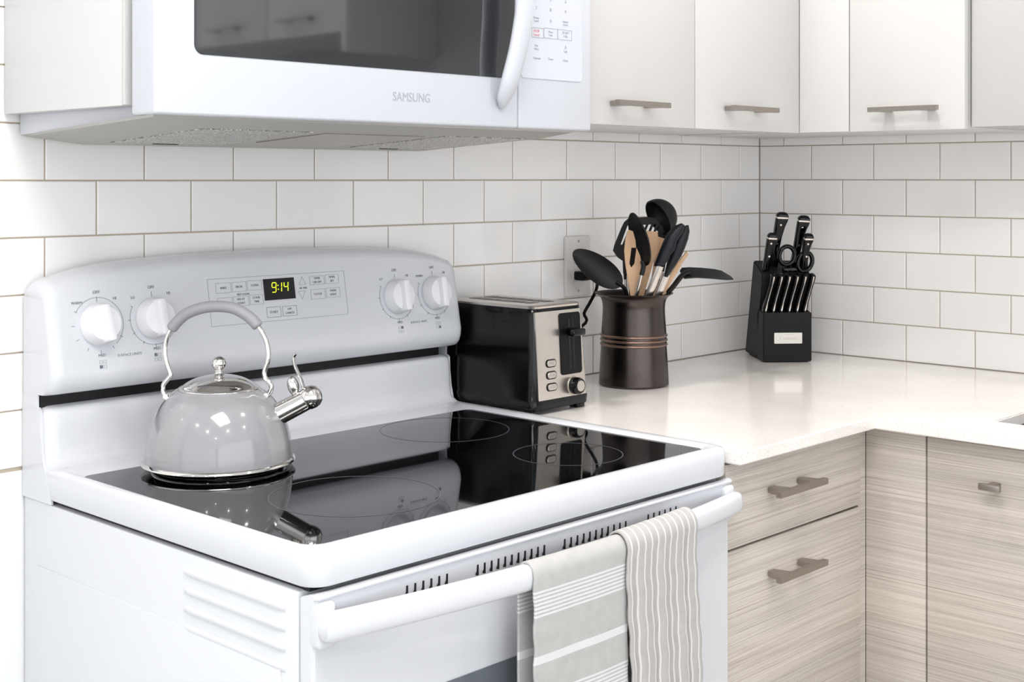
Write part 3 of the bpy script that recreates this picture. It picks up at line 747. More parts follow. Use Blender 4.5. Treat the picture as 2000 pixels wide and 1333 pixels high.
# window: outline with rounded lower-left corner and curved right edge
wz0 = (W0.z+W1.z)/2-.001; wz1 = MZ1-.07
wl = W0.x
r_ = .012
zc_ = (wz0+wz1)/2; hh_ = (wz1-wz0)/2
poly = []
for k in range(7):
    a = pi+pi/2*k/6; poly.append((wl+r_+r_*cos(a), wz0+r_+r_*sin(a)))
wr0 = on(982, 150, 1, MYF).x; wrm = on(1006, 5, 1, MYF).x+.004
for k in range(21):
    z = wz0+(wz1-wz0)*k/20; q = 1-((z-zc_)/hh_)**2
    poly.append((wr0+(wrm-wr0)*(q**.8 if q > 0 else 0), z))
for k in range(7):
    a = pi/2+pi/2*k/6; poly.append((wl+r_+r_*cos(a), wz1-r_+r_*sin(a)))
bm = newbm(); plate(bm, poly, (0, MYF, 0), (1, 0, 0), (0, 0, 1), (0, -1, 0), -.001, .0008); obj('door_window', bm, M['mwglass'], mdoor)
# handle: bowed bar following the window edge
bm = newbm(); pts = []; rr_ = []
hpx = [(984, 197, .003), (986, 190, .010), (992, 172, .018), (999, 147, .024), (1011, 100, .030), (1020, 50, .033), (1024, 5, .034)]
lo_ = [on(x, y, 1, MYF-o_) for x, y, o_ in hpx]
zc2 = lo_[-1].z+.055
up_ = [Vector((p.x, p.y, 2*zc2-p.z)) for p in lo_[::-1]]
pts = smoothpts(lo_+up_, 4); nn_ = len(pts)
for k in range(nn_):
    t_ = k/(nn_-1); q = 1-(2*t_-1)**2; rr_.append(.0112+.0025*q)
tube(bm, pts, rr_, 20, flat=(1.25, .7), up=(0, -1, 0))
for k in (): lathe(bm, [(.011, 0), (.011, .01), (0, .012)], (pts[k][0], MYF+.002, pts[k][2]), 16, axis=(0, -1, 0))
obj('door_handle', bm, M['appliance_mw'], mdoor, sharp=60)
bm = newbm(); q = on(804, 191, 1, MYF); q2 = on(768, 190, 1, MYF); q3 = on(840, 192, 1, MYF)
add_text(bm, 'SAMSUNG', (q.x, MYF-.0003, q.z), (1, 0, 0), (0, 0, 1), .0175, 0, .0003, sx=1.0)
xs_ = [v.co.x for v in bm.verts]; sc = (q3.x-q2.x)/(max(xs_)-min(xs_)); cx_ = (max(xs_)+min(xs_))/2
for v in bm.verts: v.co.x = q.x+(v.co.x-cx_)*sc
obj('logo_lettering', bm, M['logo'], mdoor)
# control side
bm = newbm(); box(bm, DS+.0006, MX1, MYF, -.329, MZ0+.001, MZ1, .004, seg=3); cs_ = obj('control_side', bm, M['appliance_mw'], mw)
bm = newbm(); pa = on(1022, 157, 1, MYF); pb = on(1136, 163, 1, MYF)
plate(bm, rrect(DS+.004, pb.x, pb.z+.001, MZ1-.02, .006, 5), (0, MYF, 0), (1, 0, 0), (0, 0, 1), (0, -1, 0), -.001, .0016, 0, .001)
kp = obj('keypad', bm, M['appliance_mw'], cs_)
bm = newbm(); OM = Vector((0, MYF-.00165, 0)); Nm = Vector((0, -1, 0)); Ux = Vector((1, 0, 0)); Uz = Vector((0, 0, 1))
def mt(px, py, tx, size=.006, mi=0):
    p = on(px, py, 1, MYF); add_text(bm, tx, (p.x, OM.y-.0001, p.z), Ux, Uz, size, mi, .0001)
for px, py, tx, s_, mi in ((1046, 16, '7', .0075, 0), (1074, 20, '8', .0075, 0), (1103, 24, '9', .0075, 0), (1046, 35, 'Power', .0048, 0), (1046, 41, 'Level', .0048, 0), (1074, 42, '0', .0075, 0), (1103, 43, 'Sensor', .0048, 0), (1103, 49, 'Cook', .0048, 0),
                           (1046, 61, 'STOP', .0055, 1), (1046, 68, 'Cancel', .005, 1), (1074, 63, 'More', .0048, 0), (1074, 69, 'Less', .0048, 0), (1103, 65, 'START', .0052, 0), (1103, 72, '+30s', .005, 0),
                           (1046, 89, 'Fan', .005, 0), (1046, 96, 'Hi/Lo', .0045, 0), (1103, 93, 'A', .0075, 0), (1103, 101, 'Light', .0045, 0), (1047, 114, 'Options', .005, 0), (1074, 116, 'Timer', .005, 0), (1103, 119, 'Clock', .005, 0),
                           (1046, -4, '4', .0075, 0), (1074, 0, '5', .0075, 0), (1103, 4, '6', .0075, 0)):
    mt(px, py, tx, s_, mi)
for (xa, ya, xb, yb_) in ((1037, 53, 1060, 75), (1061, 54, 1087, 77), (1088, 57, 1115, 80)):
    a = on(xa, ya, 1, MYF); b = on(xb, yb_, 1, MYF)
    frame_line(bm, a.x, b.x, b.z, a.z, .0005, (0, OM.y, 0), Ux, Uz, Nm, 0)
obj('keypad_markings', bm, [M['print'], M['printred']], kp)
# underside vent tray
bm = newbm()
def rz_(x0, x1, y0, y1, z0, z1): return [(x0, y0, z0), (x1, y0, z0), (x1, y1, z1), (x0, y1, z1)]
bl = on(180, 281, 1, -.035); br = on(850, 298, 1, -.035); fr_ = on(1075, 269, 1, -.325); TB1 = (bl.z+br.z)/2; TB0 = .4575
trX0, trX1 = -1.735, MX1-.050
rings = [[(MX0+.003, -.372, MZ0+.0015), (MX1-.030, -.372, MZ0+.0015), (MX1-.030, -.006, MB_+.0005), (-1.807, -.006, MB_+.0005)], [(MX0+.006, -.370, MZ0-.0015), (MX1-.032, -.370, MZ0-.0015), (MX1-.032, -.006, MB_-.002), (-1.804, -.006, MB_-.002)], rz_(trX0, trX1, -.325, -.035, TB0, TB1)]
loft(bm, rings, 0); tray = obj('vent_tray', bm, M['greymetal'], mw, sharp=20)
def tz(y): return TB0+(y+.325)/(.29)*(TB1-TB0)
M['mesh'] = mat('aluminium_filter_mesh', (.80, .79, .77), .4, .7)
N, L = nodes(M['mesh']); ck = N.new('ShaderNodeTexVoronoi'); ck.inputs['Scale'].default_value = 330; tc = N.new('ShaderNodeTexCoord'); L.new(tc.outputs['Object'], ck.inputs['Vector'])
rp = N.new('ShaderNodeValToRGB'); e = rp.color_ramp.elements; e[0].position = .15; e[0].color = (.95, .93, .90, 1); e[1].position = .7; e[1].color = (.38, .37, .35, 1); L.new(ck.outputs['Distance'], rp.inputs[0]); L.new(rp.outputs[0], N['Principled BSDF'].inputs['Base Color'])
bp = N.new('ShaderNodeBump'); bp.inputs['Strength'].default_value = 1; bp.inputs['Distance'].default_value = .003; L.new(ck.outputs['Distance'], bp.inputs['Height']); L.new(bp.outputs['Normal'], N['Principled BSDF'].inputs['Normal'])
for x0, x1, y0, y1 in ((trX0+.012, trX0+.19, -.312, -.09), (trX1-.20, trX1-.025, -.312, -.09)):
    bm = newbm(); loft(bm, [[(x0, y0, tz(y0)-d), (x1, y0, tz(y0)-d), (x1, y1, tz(y1)-d), (x0, y1, tz(y1)-d)] for d in (-.001, .0012)], 0)
    f_ = obj('grease_filter', bm, M['mesh'], tray)
    bm = newbm(); box(bm, x0+.07, x1-.07, y1+.002, y1+.010, tz(y1)-.0022, tz(y1)-.0002, .0006); obj('filter_tab', bm, M['black'], f_)
bm = newbm(); x0, x1, y0, y1 = trX0+.215, trX1-.23, -.30, -.14
loft(bm, [[(x0, y0, tz(y0)-d), (x1, y0, tz(y0)-d), (x1, y1, tz(y1)-d), (x0, y1, tz(y1)-d)] for d in (-.001, .0015)], 0); obj('lamp_cover', bm, M['nickel'], tray)

# ================================================================== KETTLE
KC = (-1.626, -.204, ZG); KR = -radians(49)
kt = thing('kettle', 'glossy light grey whistling tea kettle on the cooktop', 'kettle', KC, KR)
def ksp(prof):
    out = smoothpts([(r, 0, z) for r, z in prof], 5); return [(p.x, p.z) for p in out]
bm = newbm(); lathe(bm, ksp([(.0985, .008), (.0992, .014), (.0978, .030), (.0945, .047), (.0895, .062), (.083, .0755), (.0745, .088), (.0635, .0985), (.0520, .1060)]), (0, 0, 0), 96, cap0=False); lathe(bm, [(.0985, .008), (0, .008)], (0, 0, 0), 96)
kb = obj('body', bm, M['kettle'], kt, world=False, sharp=60)
bm = newbm(); lathe(bm, [(0, .0002), (.086, .0002), (.088, .001), (.089, .0050), (.0975, .0066), (.1015, .0070), (.1028, .0083), (.1022, .0100), (.1000, .0118), (.0988, .0125)], (0, 0, 0), 96)
obj('base_rim', bm, M['chrome'], kt, world=False, sharp=60)
bm = newbm(); lathe(bm, ksp([(.0535, .1045), (.0545, .1062), (.0530, .1078), (.0505, .1085), (.0440, .1135), (.0330, .1190), (.0200, .1226), (.0085, .1240), (.0060, .1260), (.0055, .1290)]), (0, 0, 0), 72)
lid = obj('lid', bm, M['chrome'], kt, world=False, sharp=60)
bm = newbm(); lathe(bm, ksp([(.0085, .1235), (.0055, .1270), (.0062, .1295), (.0052, .131)]) + [(.0098*sin(a), .1395-.0098*cos(a)) for a in [pi*(.15+.85*k/16) for k in range(17)]], (0, 0, 0), 32)
obj('lid_knob', bm, M['chrome'], lid, world=False, sharp=60)
# handle in local xz plane; kettle px scale .000692 m, centre px 428, z = .394-(y-348.7)*.00069
def kp_(px, py): return Vector(((px-429)*.000692, 0, .3942-(py-348.7)*.000692-ZG))
hp = smoothpts([kp_(326, 781), kp_(319, 768), kp_(319, 754), kp_(329, 741), kp_(333, 733), kp_(326, 712), kp_(322, 690), kp_(324, 668), kp_(332, 648), kp_(346, 630), kp_(366, 614), kp_(396, 603), kp_(430, 600), kp_(462, 605), kp_(490, 622), kp_(508, 640), kp_(520, 660), kp_(526, 682), kp_(526, 705), kp_(519, 728), kp_(522, 741), kp_(532, 752), kp_(531, 764), kp_(523, 776)], 5)
bm = newbm(); tube(bm, hp, .0034, 12, flat=(1.9, 1.0), up=(0, 1, 0)) if False else tube(bm, hp, .0033, 12)
hnd = obj('handle', bm, M['chrome'], kt, world=False, sharp=60)
gp = smoothpts([kp_(334, 645), kp_(347, 629), kp_(367, 613), kp_(397, 602.5), kp_(430, 599.5), kp_(462, 604.5), kp_(490, 621), kp_(507, 639)], 6)
gr = [.0078 if 1 < k < len(gp)-2 else (.006 if k in (0, len(gp)-1) else .0075) for k in range(len(gp))]
bm = newbm(); tube(bm, gp, gr, 16, flat=(1.25, 1)); obj('grip', bm, M['grip'], hnd, world=False, sharp=60)
for sx_ in (-1, 1):
    p = kp_(326, 778) if sx_ < 0 else kp_(524, 775)
    bm = newbm(); tube(bm, smoothpts([(p.x+sx_*-.022, 0, p.z+.013), (p.x+sx_*-.010, 0, p.z+.0045), (p.x, 0, p.z-.0035)], 4), .0046, 10, flat=(1.6, .8))
    lathe(bm, [(0, -.008), (.0035, -.008), (.0035, .008), (0, .008)], (p.x, 0, p.z+.002), 12, axis=(0, 1, 0))
    obj('handle_bracket', bm, M['chrome'], kt, world=False, sharp=50)
# spout
sa = Vector((.0715, 0, .066)); sb = Vector((.1270, 0, .0955)); sd = (sb-sa).normalized()
bm = newbm(); lathe(bm, [(.0165, -.002), (.0158, .004), (.0150, .010), (.0143, .058), (.0142, .0600)], sa, 32, axis=sd)
sp = obj('spout', bm, M['chrome'], kt, world=False, sharp=60)
bm = newbm(); lathe(bm, [(.0146, .054), (.0156, .056), (.0160, .062), (.0146, .0685), (.0105, .0735), (.0050, .0760), (0, .0765)], sa, 32, axis=sd)
cap = obj('spout_cap', bm, M['chrome'], sp, world=False, sharp=60)
nrm = Vector((-sd.z, 0, sd.x))
bm = newbm(); a_ = sa+sd*.058+nrm*.0145
tube(bm, smoothpts([a_, a_+Vector((-.004, 0, .013)), a_+Vector((-.012, 0, .031)), a_+Vector((-.0135, 0, .042)), a_+Vector((-.011, 0, .047))], 4), .0022, 10, flat=(2.0, 1))
lathe(bm, [(0, -.0135)]+[(.0080*sin(pi*k/12), -.0135*cos(pi*k/12)) for k in range(1, 12)]+[(0, .0135)], a_+Vector((-.0145, 0, .0040)), 16, axis=(-.22, 0, 1))
obj('spout_lever', bm, M['chrome'], cap, world=False, sharp=60)

# ================================================================== TOASTER
TX0_, TX1_ = -1.0435, -.9010; TY0, TY1 = -.2445, -.022; TZ = .182
ts = thing('toaster', 'black and stainless two-slice toaster beside the range', 'toaster', ((TX0_+TX1_)/2, (TY0+TY1)/2, 0))
def trect(i, z, r=.012, e=0.): return [(x, y, z) for x, y in rrect(TX0_+i, TX1_-i, TY0+i+e, TY1-i, r, 5)]
bm = newbm()
loft(bm, [trect(.004, .007, .010), trect(.0, .009, .012), trect(-.001, .022, .012), trect(.001, .026, .012), trect(.004, .10, .013), trect(.0075, .165, .014), trect(.0085, .1755, .014), trect(.011, .1780, .013)], 0)
for x in (TX0_+.014, TX1_-.014):
    for y in (TY0+.016, TY1-.016): box(bm, x-.010, x+.010, y-.010, y+.010, .0, .009, .002)
obj('housing', bm, M['glossblack'], ts, sharp=50)
# stainless top plate with two slots
bm = newbm()
loft(bm, [trect(.0095, .1755, .014), trect(.009, .1795, .014), trect(.011, .1815, .012), trect(.013, .1820, .010)], 0)
tp = obj('top_plate', bm, M['steel'], ts, sharp=50)
for xc in ((TX0_+TX1_)/2-.019, (TX0_+TX1_)/2+.019):
    bm = newbm(); box(bm, xc-.012, xc+.012, TY0+.045, TY1-.03, .1812, .1824, .0)
    sl = obj('bread_slot', bm, M['black'], tp)
    bm = newbm()
    for k in range(7):
        y = TY0+.055+k*.021; box(bm, xc-.012, xc+.012, y, y+.002, .1822, .1828)
    for dx_ in (-.007, .007): box(bm, xc+dx_-.001, xc+dx_+.001, TY0+.046, TY1-.031, .1821, .1827)
    obj('bread_guide', bm, M['steel'], sl)
# stainless front panel, curved with the taper
def fy(z): return TY0+.0+(.004*(z-.026)/.074 if z < .1 else .004+(z-.1)/.06*.0035) - .0012
bm = newbm()
pxl, pxr = TX0_+.0125, TX1_-.0020
rings = []
for z in (.0245, .0255, .05, .1, .14, .1695, .171):
    iz = .0+ (.004*(z-.026)/.074 if z < .1 else .004+(z-.1)/.06*.0035)
    y = fy(z); ins = .0012 if z in (.0245, .171) else 0
    xr = pxr-iz*.8
    rings.append([(pxl+ins, y, z), (xr-.010, y-.0003, z), (xr-.003, y+.003, z), (xr, y+.010, z), (xr-.0005, y+.02, z), (xr-.004, y+.02, z), (pxl+ins, y+.004, z)])
loft(bm, rings, 0); fp = obj('front_panel', bm, M['steel'], ts, sharp=40)
def tpx(px, py): p = on(px, py, 1, TY0+.003); return p.x, p.z
# lever slot
a = tpx(1094, 613); b = tpx(1135, 727); ty = lambda z: fy(z)
bm = newbm(); O_ = Vector((0, ty(.1)-.0, 0)); tilt = Vector((0, .055, 1)).normalized(); Nt = Vector((0, -1, .055)).normalized()
def fpt(x, z): return x, (z-.1)/tilt.z
Ot = Vector((0, ty(.1), .1))
plate(bm, [fpt(x, z) for x, z in rrect(a[0], b[0]-.001, b[1], a[1], .005, 4)], Ot, (1, 0, 0), tilt, Nt, -.002, .0016, 0, .0008)
ls = obj('lever_slot', bm, M['blackp'], fp)
bm = newbm(); plate(bm, [fpt(x, z) for x, z in rrect((a[0]+b[0])/2-.006, (a[0]+b[0])/2-.002, b[1]+.008, a[1]-.008, .0015, 3)], Ot, (1, 0, 0), tilt, Nt, .0010, .0018)
plate(bm, [fpt(x, z) for x, z in rrect((a[0]+b[0])/2+.004, (a[0]+b[0])/2+.008, b[1]+.008, a[1]-.008, .0015, 3)], Ot, (1, 0, 0), tilt, Nt, .0010, .0018)
obj('lever_track', bm, M['glossblack'], ls)
lv = tpx(1117, 648); bm = newbm()
box(bm, lv[0]-.016, lv[0]+.016, ty(.13)-.020, ty(.13)-.004, lv[1]-.006, lv[1]+.006, .003); box(bm, lv[0]-.003, lv[0]+.003, ty(.13)-.006, ty(.13)+.002, lv[1]-.004, lv[1]+.004)
obj('lever', bm, M['glossblack'], fp, sharp=50)
for k, py in enumerate((710, 733, 756)):
    c = tpx(1075, py); bm = newbm()
    plate(bm, [fpt(x, z) for x, z in rrect(c[0]-.0128, c[0]+.0128, c[1]-.0068, c[1]+.0068, .0062, 5)], Ot, (1, 0, 0), tilt, Nt, -.001, .0012, 0, .0004)
    plate(bm, [fpt(x, z) for x, z in rrect(c[0]-.0108, c[0]+.0108, c[1]-.0052, c[1]+.0052, .005, 5)], Ot, (1, 0, 0), tilt, Nt, .001, .0026, 1, .0006)
    add_text(bm, ('BAGEL', 'FROZEN', 'CANCEL')[k], Ot+Vector((c[0], 0, 0))+tilt*fpt(0, c[1])[1]+Nt*.0026, (1, 0, 0), tilt, .0042, 2, .0001)
    obj('button', bm, [M['blackp'], M['badge'], M['print']], fp)
c = tpx(1119, 753); bm = newbm(); cc = Ot+Vector((c[0], 0, 0))+tilt*fpt(0, c[1])[1]
lathe(bm, [(.0165, 0), (.0165, .0012), (.0150, .0012)], cc, 32, 1, axis=Nt)
lathe(bm, [(.0, 0), (.0142, .0), (.0142, .010), (.0125, .014), (.0095, .0145)], cc, 32, 0, axis=Nt)
lathe(bm, [(.0095, .0143), (.009, .0155), (0, .0158)], cc, 32, 1, axis=Nt)
obj('browning_dial', bm, [M['glossblack'], M['badge']], fp, sharp=40)
# cord
zc = .11
plug = on(1137, 538, 1, -.02)
pts = smoothpts([(plug.x+.004, -.034, plug.z), on(1158, 541, 1, -.040), on(1166, 551, 1, -.040), on(1164, 568, 1, -.040), on(1153, 590, 1, -.038), on(1141, 612, 1, -.032), on(1134, 640, 1, -.028), (-.875, -.018, .040), (-.900, -.016, .020)], 5)
bm = newbm(); tube(bm, pts, .0032, 10); crd = obj('power_cord', bm, M['blackp'], ts, sharp=60)
bm = newbm(); box(bm, plug.x-.013, plug.x+.013, -.034, -.0085, plug.z-.010, plug.z+.008, .004, seg=3); lathe(bm, [(.0065, 0), (.005, .012), (.004, .014)], (plug.x, -.033, plug.z), 12, axis=(0.3, -1, 0))
obj('plug', bm, M['blackp'], crd, sharp=50)

# ================================================================== OUTLET
o0 = on(1100, 461, 1, 0); o1 = on(1148, 583, 1, 0); ox = (o0.x+o1.x)/2+.001; oz = .2205
ot = thing('wall_outlet', 'white duplex wall outlet on the tile behind the toaster', 'outlet', (ox, 0, oz-.06))
bm = newbm(); plate(bm, rrect(-.0365, .0365, -.060, .060, .004, 4), (ox, -.0008, oz), (1, 0, 0), (0, 0, 1), (0, -1, 0), 0, .006, 0, .002); cp = obj('cover_plate', bm, M['outlet'], ot)
for dz_ in (.0195, -.0195):
    bm = newbm(); plate(bm, rrect(-.0168, .0168, -.0145, .0145, .007, 5), (ox, -.0068, oz+dz_), (1, 0, 0), (0, 0, 1), (0, -1, 0), 0, .0014, 0, .0005)
    for x in (-.0065, .0065): plate(bm, [(x-.001, -.002), (x+.001, -.002), (x+.001, .006), (x-.001, .006)], (ox, -.0082, oz+dz_), (1, 0, 0), (0, 0, 1), (0, -1, 0), 0, .0002, 1)
    obj('socket', bm, [M['outlet'], M['black']], cp)
for dz_ in (.049, 0, -.049):
    bm = newbm(); lathe(bm, [(.0028, 0), (.0026, .0008), (0, .0012)], (ox, -.0068, oz+dz_), 12, axis=(0, -1, 0)); obj('screw', bm, M['nickel'], cp)

# ================================================================== CROCK AND UTENSILS
CC = Vector((-.653, -.145, 0)); CD = 2.536; CS = CD/FPX
cr = thing('utensil_crock', 'dark bronze metal utensil crock with copper bands', 'utensil holder', CC)
bm = newbm(); lathe(bm, ksp([(.0655, .0005), (.0668, .003), (.0665, .010), (.0650, .040), (.0625, .078)]), CC, 72); lathe(bm, [(0, .0005), (.0655, .0005)], CC, 72)
lathe(bm, ksp([(.0625, .0780), (.0622, .100), (.0600, .130), (.0595, .150), (.0620, .163), (.0675, .170), (.0745, .1742)]), CC, 72)
lathe(bm, [(.0745, .1742), (.0755, .1752), (.0745, .1762)], CC, 72)
lathe(bm, ksp([(.0745, .1762), (.0660, .172), (.0600, .163), (.0575, .150), (.0580, .10), (.060, .008), (.0, .006)]), CC, 72, mi=1)
obj('vessel', bm, [M['bronze'], M['bronzein']], cr, sharp=60)
bm = newbm()
for z in (.0785, .0870, .0955):
    lathe(bm, [(.0615, z-.003), (.0640, z-.0018), (.0648, z), (.0640, z+.0018), (.0615, z+.003)], CC, 72)
obj('bands', bm, M['copper'], cr, sharp=70)

FH = _F.copy(); RH = _R.copy(); UZ = Vector((0, 0, 1))
def U(px, py, dd=0.): return atd(px, py, CD+dd)
def inside(px, py, dd):      # point in the crock just above the bottom
    p = U(px, py, dd); return p
def utensil(name, label, cat='utensil'): return thing(name, label, cat, (CC.x, CC.y, .01))
def bowl(bm, c, ax, wd, nrm, la, lb, depth, mi=0, n=20, m=8, t=.0022, tip=1.0):
    """shallow spoon bowl: long axis ax, width axis wd, hollow towards nrm"""
    c, ax, wd, nrm = Vector(c), Vector(ax).normalized(), Vector(wd).normalized(), Vector(nrm).normalized()
    rings = []
    def pt(r, a, off):
        x = la*r*cos(a); y = lb*r*sin(a)*(1-.12*cos(a)*tip); return c+ax*x+wd*y+nrm*(-depth*(1-r*r)+off)
    for k in range(m+1):
        r = max(1e-3, k/m); rings.append([pt(r, 2*pi*i/n, 0) for i in range(n)])
    for k in range(m, -1, -1):
        r = max(1e-3, k/m); rings.append([pt(r*1.0, 2*pi*i/n, -t) for i in range(n)])
    loft(bm, rings, mi)
# 1 large solid spoon leaning left
ut = utensil('serving_spoon', 'black oval serving spoon leaning left out of the crock')
bm = newbm(); tip = U(1120, 491, -.005); nk = U(1214, 558, -.005); c = (tip+nk)/2; ax = (tip-nk).normalized()
nrm = (-FH*.80+UZ*.35-RH*.25); nrm = (nrm-ax*nrm.dot(ax)).normalized(); wd = ax.cross(nrm)
bowl(bm, c, ax, wd, nrm, (tip-nk).length/2, .0255, .010, n=32)
tube(bm, smoothpts([nk+ax*.012, nk, U(1221, 566, -.003), U(1224, 578, 0)], 4), [.0045]*4+[.005]*9, 10, flat=(1.2, .8)); obj('spoon_head', bm, M['nylon'], ut, sharp=60)
bm = newbm(); tube(bm, [U(1222, 571, 0), U(1246, 742, .02)], .0042, 10); obj('steel_handle', bm, M['steel'], ut, sharp=60)
# 2 slotted turner at the back
ut = utensil('slotted_turner', 'black slotted turner standing at the back of the crock')
D2 = .035
def P2(px, py, o=0.): return U(px, py, D2+o)
O2 = P2(1240, 480); Nn = FH; s2 = (CD+D2)/FPX
def q2(px, py): return ((px-1240)*s2, -(py-480)*s2)
outl = [(1228, 427), (1240, 425), (1262, 424), (1276, 426), (1292, 440), (1300, 462), (1296, 482), (1270, 500), (1240, 520), (1226, 540), (1217, 534), (1216, 510), (1206, 503), (1197, 490), (1201, 474), (1214, 444), (1219, 434)]
# outline as frame pieces around the slots: vertical bars between slots plus rim
def poly2(bm, pts, t0=-.0015, t1=.0015): plate(bm, [q2(*p) for p in pts], O2, RH, UZ, Nn, t0, t1)
bm = newbm()
# slanted slots run parallel to direction (-16,+38)
sl = lambda x, y: x - (y-437)*.42
xsn = [1226, 1236, 1246, 1256, 1266, 1276]
top = lambda x: 425 if 1240 <= x <= 1276 else 428
poly2(bm, [(1219, 434), (1228, 426), (1262, 424), (1278, 426), (1290, 438), (1220, 441)])        # top rim
poly2(bm, [(1219, 434), (1226, 440), (1221, 453), (1212, 478), (1206, 480), (1200, 478), (1214, 444)])
poly2(bm, [(1200, 478), (1213, 478), (1290, 478), (1288, 486), (1262, 502), (1240, 520), (1227, 540), (1217, 534), (1216, 510), (1206, 503), (1197, 490)])
for x in xsn[0:]:
    a = x+6; poly2(bm, [(a, 438), (a+5, 438), (a+5-17, 479), (a-17, 479)])
poly2(bm, [(1288, 437), (1294, 442), (1300, 462), (1296, 482), (1288, 486), (1282, 470)])
tube(bm, [P2(1222, 532), P2(1223, 546)], .0045, 10); obj('turner_blade', bm, M['nylon'], ut, sharp=30)
bm = newbm(); tube(bm, [P2(1223, 538), U(1232, 742, .015)], .0055, 10, flat=(1, .6)); obj('steel_handle', bm, M['steel'], ut, sharp=60)
# 3 wooden slotted spatula in front left
def flat_utensil(name, label, outl, dep, t, m, pname, bend=0.):
    ut = utensil(name, label); s = (CD+dep)/FPX; O = U(1240, 500, dep)
    bm = newbm(); plate(bm, [((x-1240)*s, -(y-500)*s) for x, y in outl], O, RH, UZ, -FH, -t/2, t/2, 0, 0)
    o = obj(pname, bm, m, ut, sharp=30); return ut, o, s, O
ut, o, s, O = flat_utensil('wooden_spatula', 'pale wooden spatula with a centre slot at the front of the crock',
    [(1228, 449), (1236, 452), (1241, 470), (1242, 484), (1233, 484), (1229, 515), (1233, 523), (1239, 515), (1243, 484), (1250, 500), (1254, 520), (1250, 545), (1243, 575), (1245, 735), (1232, 735), (1231, 575), (1226, 545), (1221, 515), (1219, 490), (1221, 470), (1224, 456)], -.030, .006, M['wood'], 'wooden_blade')
# 4 black spoon edge on
ut = utensil('basting_spoon', 'black nylon spoon seen edge-on with a steel handle, in front of the wooden spatulas')
bm = newbm(); tip = U(1229, 416, -.045); nk = U(1257, 520, -.045); c = (tip+nk)/2+RH*.004; ax = (tip-nk).normalized()
nrm = (-RH*.86-FH*.42); nrm = (nrm-ax*nrm.dot(ax)).normalized(); wd = ax.cross(nrm)
bowl(bm, c, ax, wd, nrm, (tip-nk).length/2, .030, .013, n=32)
tube(bm, smoothpts([nk+ax*.010, nk, U(1253, 538, -.045)], 4), .0045, 10); obj('spoon_head', bm, M['nylon'], ut, sharp=60)
bm = newbm(); tube(bm, [U(1252.5, 536, -.045), U(1240, 590, -.036), U(1216, 740, .0)], .0036, 10); obj('steel_handle', bm, M['steel'], ut, sharp=60)
# 5 wide wooden spatula
ut, o, s, O = flat_utensil('wooden_spatula', 'broad wooden spatula standing right behind the black edge-on spoon',
    [(1259, 451), (1284, 453), (1286, 470), (1284, 492), (1276, 512), (1268, 540), (1258, 575), (1235, 735), (1222, 735), (1243, 575), (1252, 540), (1257, 505), (1257, 478)], -.010, .006, M['wood'], 'wooden_blade')
ut, o, s, O = flat_utensil('wooden_turner', 'darker wooden turner between the broad spatula and the ladle',
    [(1284, 462), (1300, 467), (1297, 480), (1290, 510), (1280, 575), (1262, 735), (1250, 735), (1268, 575), (1276, 520)], .010, .006, M['wood'], 'wooden_blade')
# 6 ladle
ut = utensil('soup_ladle', 'black ladle, the tallest utensil in the crock')
bm = newbm(); r0 = U(1267, 393, .02); r1 = U(1303, 459, .02); c = (r0+r1)/2; R_ = (r1-r0).length/2*1.0
axd = (r1-r0).normalized(); dome = (RH*.76+UZ*.42+FH*.38); dome = (dome-axd*dome.dot(axd)).normalized(); sd_ = axd.cross(dome)
rings = []
for k in range(13):
    a = pi/2*k/12; rings.append([c+axd*(R_*cos(a)*cos(p))+sd_*(R_*cos(a)*sin(p))+dome*(R_*1.0*sin(a)) for p in [2*pi*i/40 for i in range(40)]])
rin = []
for k in range(12, -1, -1):
    a = pi/2*k/12; q = R_*.93; rin.append([c+axd*(q*cos(a)*cos(p))+sd_*(q*cos(a)*sin(p))+dome*(q*1.0*sin(a)) for p in [2*pi*i/40 for i in range(40)]])
loft(bm, rings+rin, 0, True, True, True)
# remove the flat caps by rebuilding without them
bmesh.ops.delete(bm, geom=[f for f in bm.faces if len(f.verts) > 4], context='FACES')
loft(bm, [rings[0], rin[-1]], 0, True, False, False)
tube(bm, smoothpts([r1+dome*.002, U(1303, 472, .02), U(1298, 500, .02), U(1292, 530, .02)], 4), .0048, 10, flat=(1.2, .8)); obj('ladle_bowl', bm, M['nylon'], ut, sharp=60)
bm = newbm(); tube(bm, [U(1292, 528, .02), U(1284, 575, .02), U(1262, 740, .02)], .0045, 10); obj('steel_handle', bm, M['steel'], ut, sharp=60)
# 7 tongs
ut = utensil('tongs', 'steel tongs with scalloped black silicone heads at the front right of the crock')
def jaw(px, d, name):
    bm = newbm(); s = (CD+d)/FPX; O = U(1300, 500, d)
    n = len(px)//2; rings = []
    L_ = px[:n]; R2 = px[n:][::-1]
    for (lx, ly), (rx, ry) in zip(L_, R2):
        A_ = Vector(((lx-1300)*s, -(ly-500)*s)); B_ = Vector(((rx-1300)*s, -(ry-500)*s)); m_ = (A_+B_)/2; h = (B_-A_)/2
        ring = []
        for i in range(14):
            a = 2*pi*i/14; p = m_+h*cos(a); ring.append(O+RH*p.x+UZ*p.y-FH*(min(.011, h.length*.75)*max(0., sin(a)) + .002*sin(a)))
        rings.append(ring)
    loft(bm, rings, 0); return obj(name, bm, M['silicone'], ut, sharp=50)
J2 = [(1340, 440), (1333, 446), (1318, 462), (1311, 480), (1306, 500), (1301, 520), (1296, 540)]
J2b = [(1304, 542), (1318, 520), (1330, 502), (1338, 485), (1344, 468), (1347, 452), (1345, 440)]
jaw(J2+J2b, -.030, 'far_jaw')
J1 = [(1331, 436), (1318, 441), (1304, 456), (1296, 470), (1289, 487), (1283, 503), (1277, 520)]
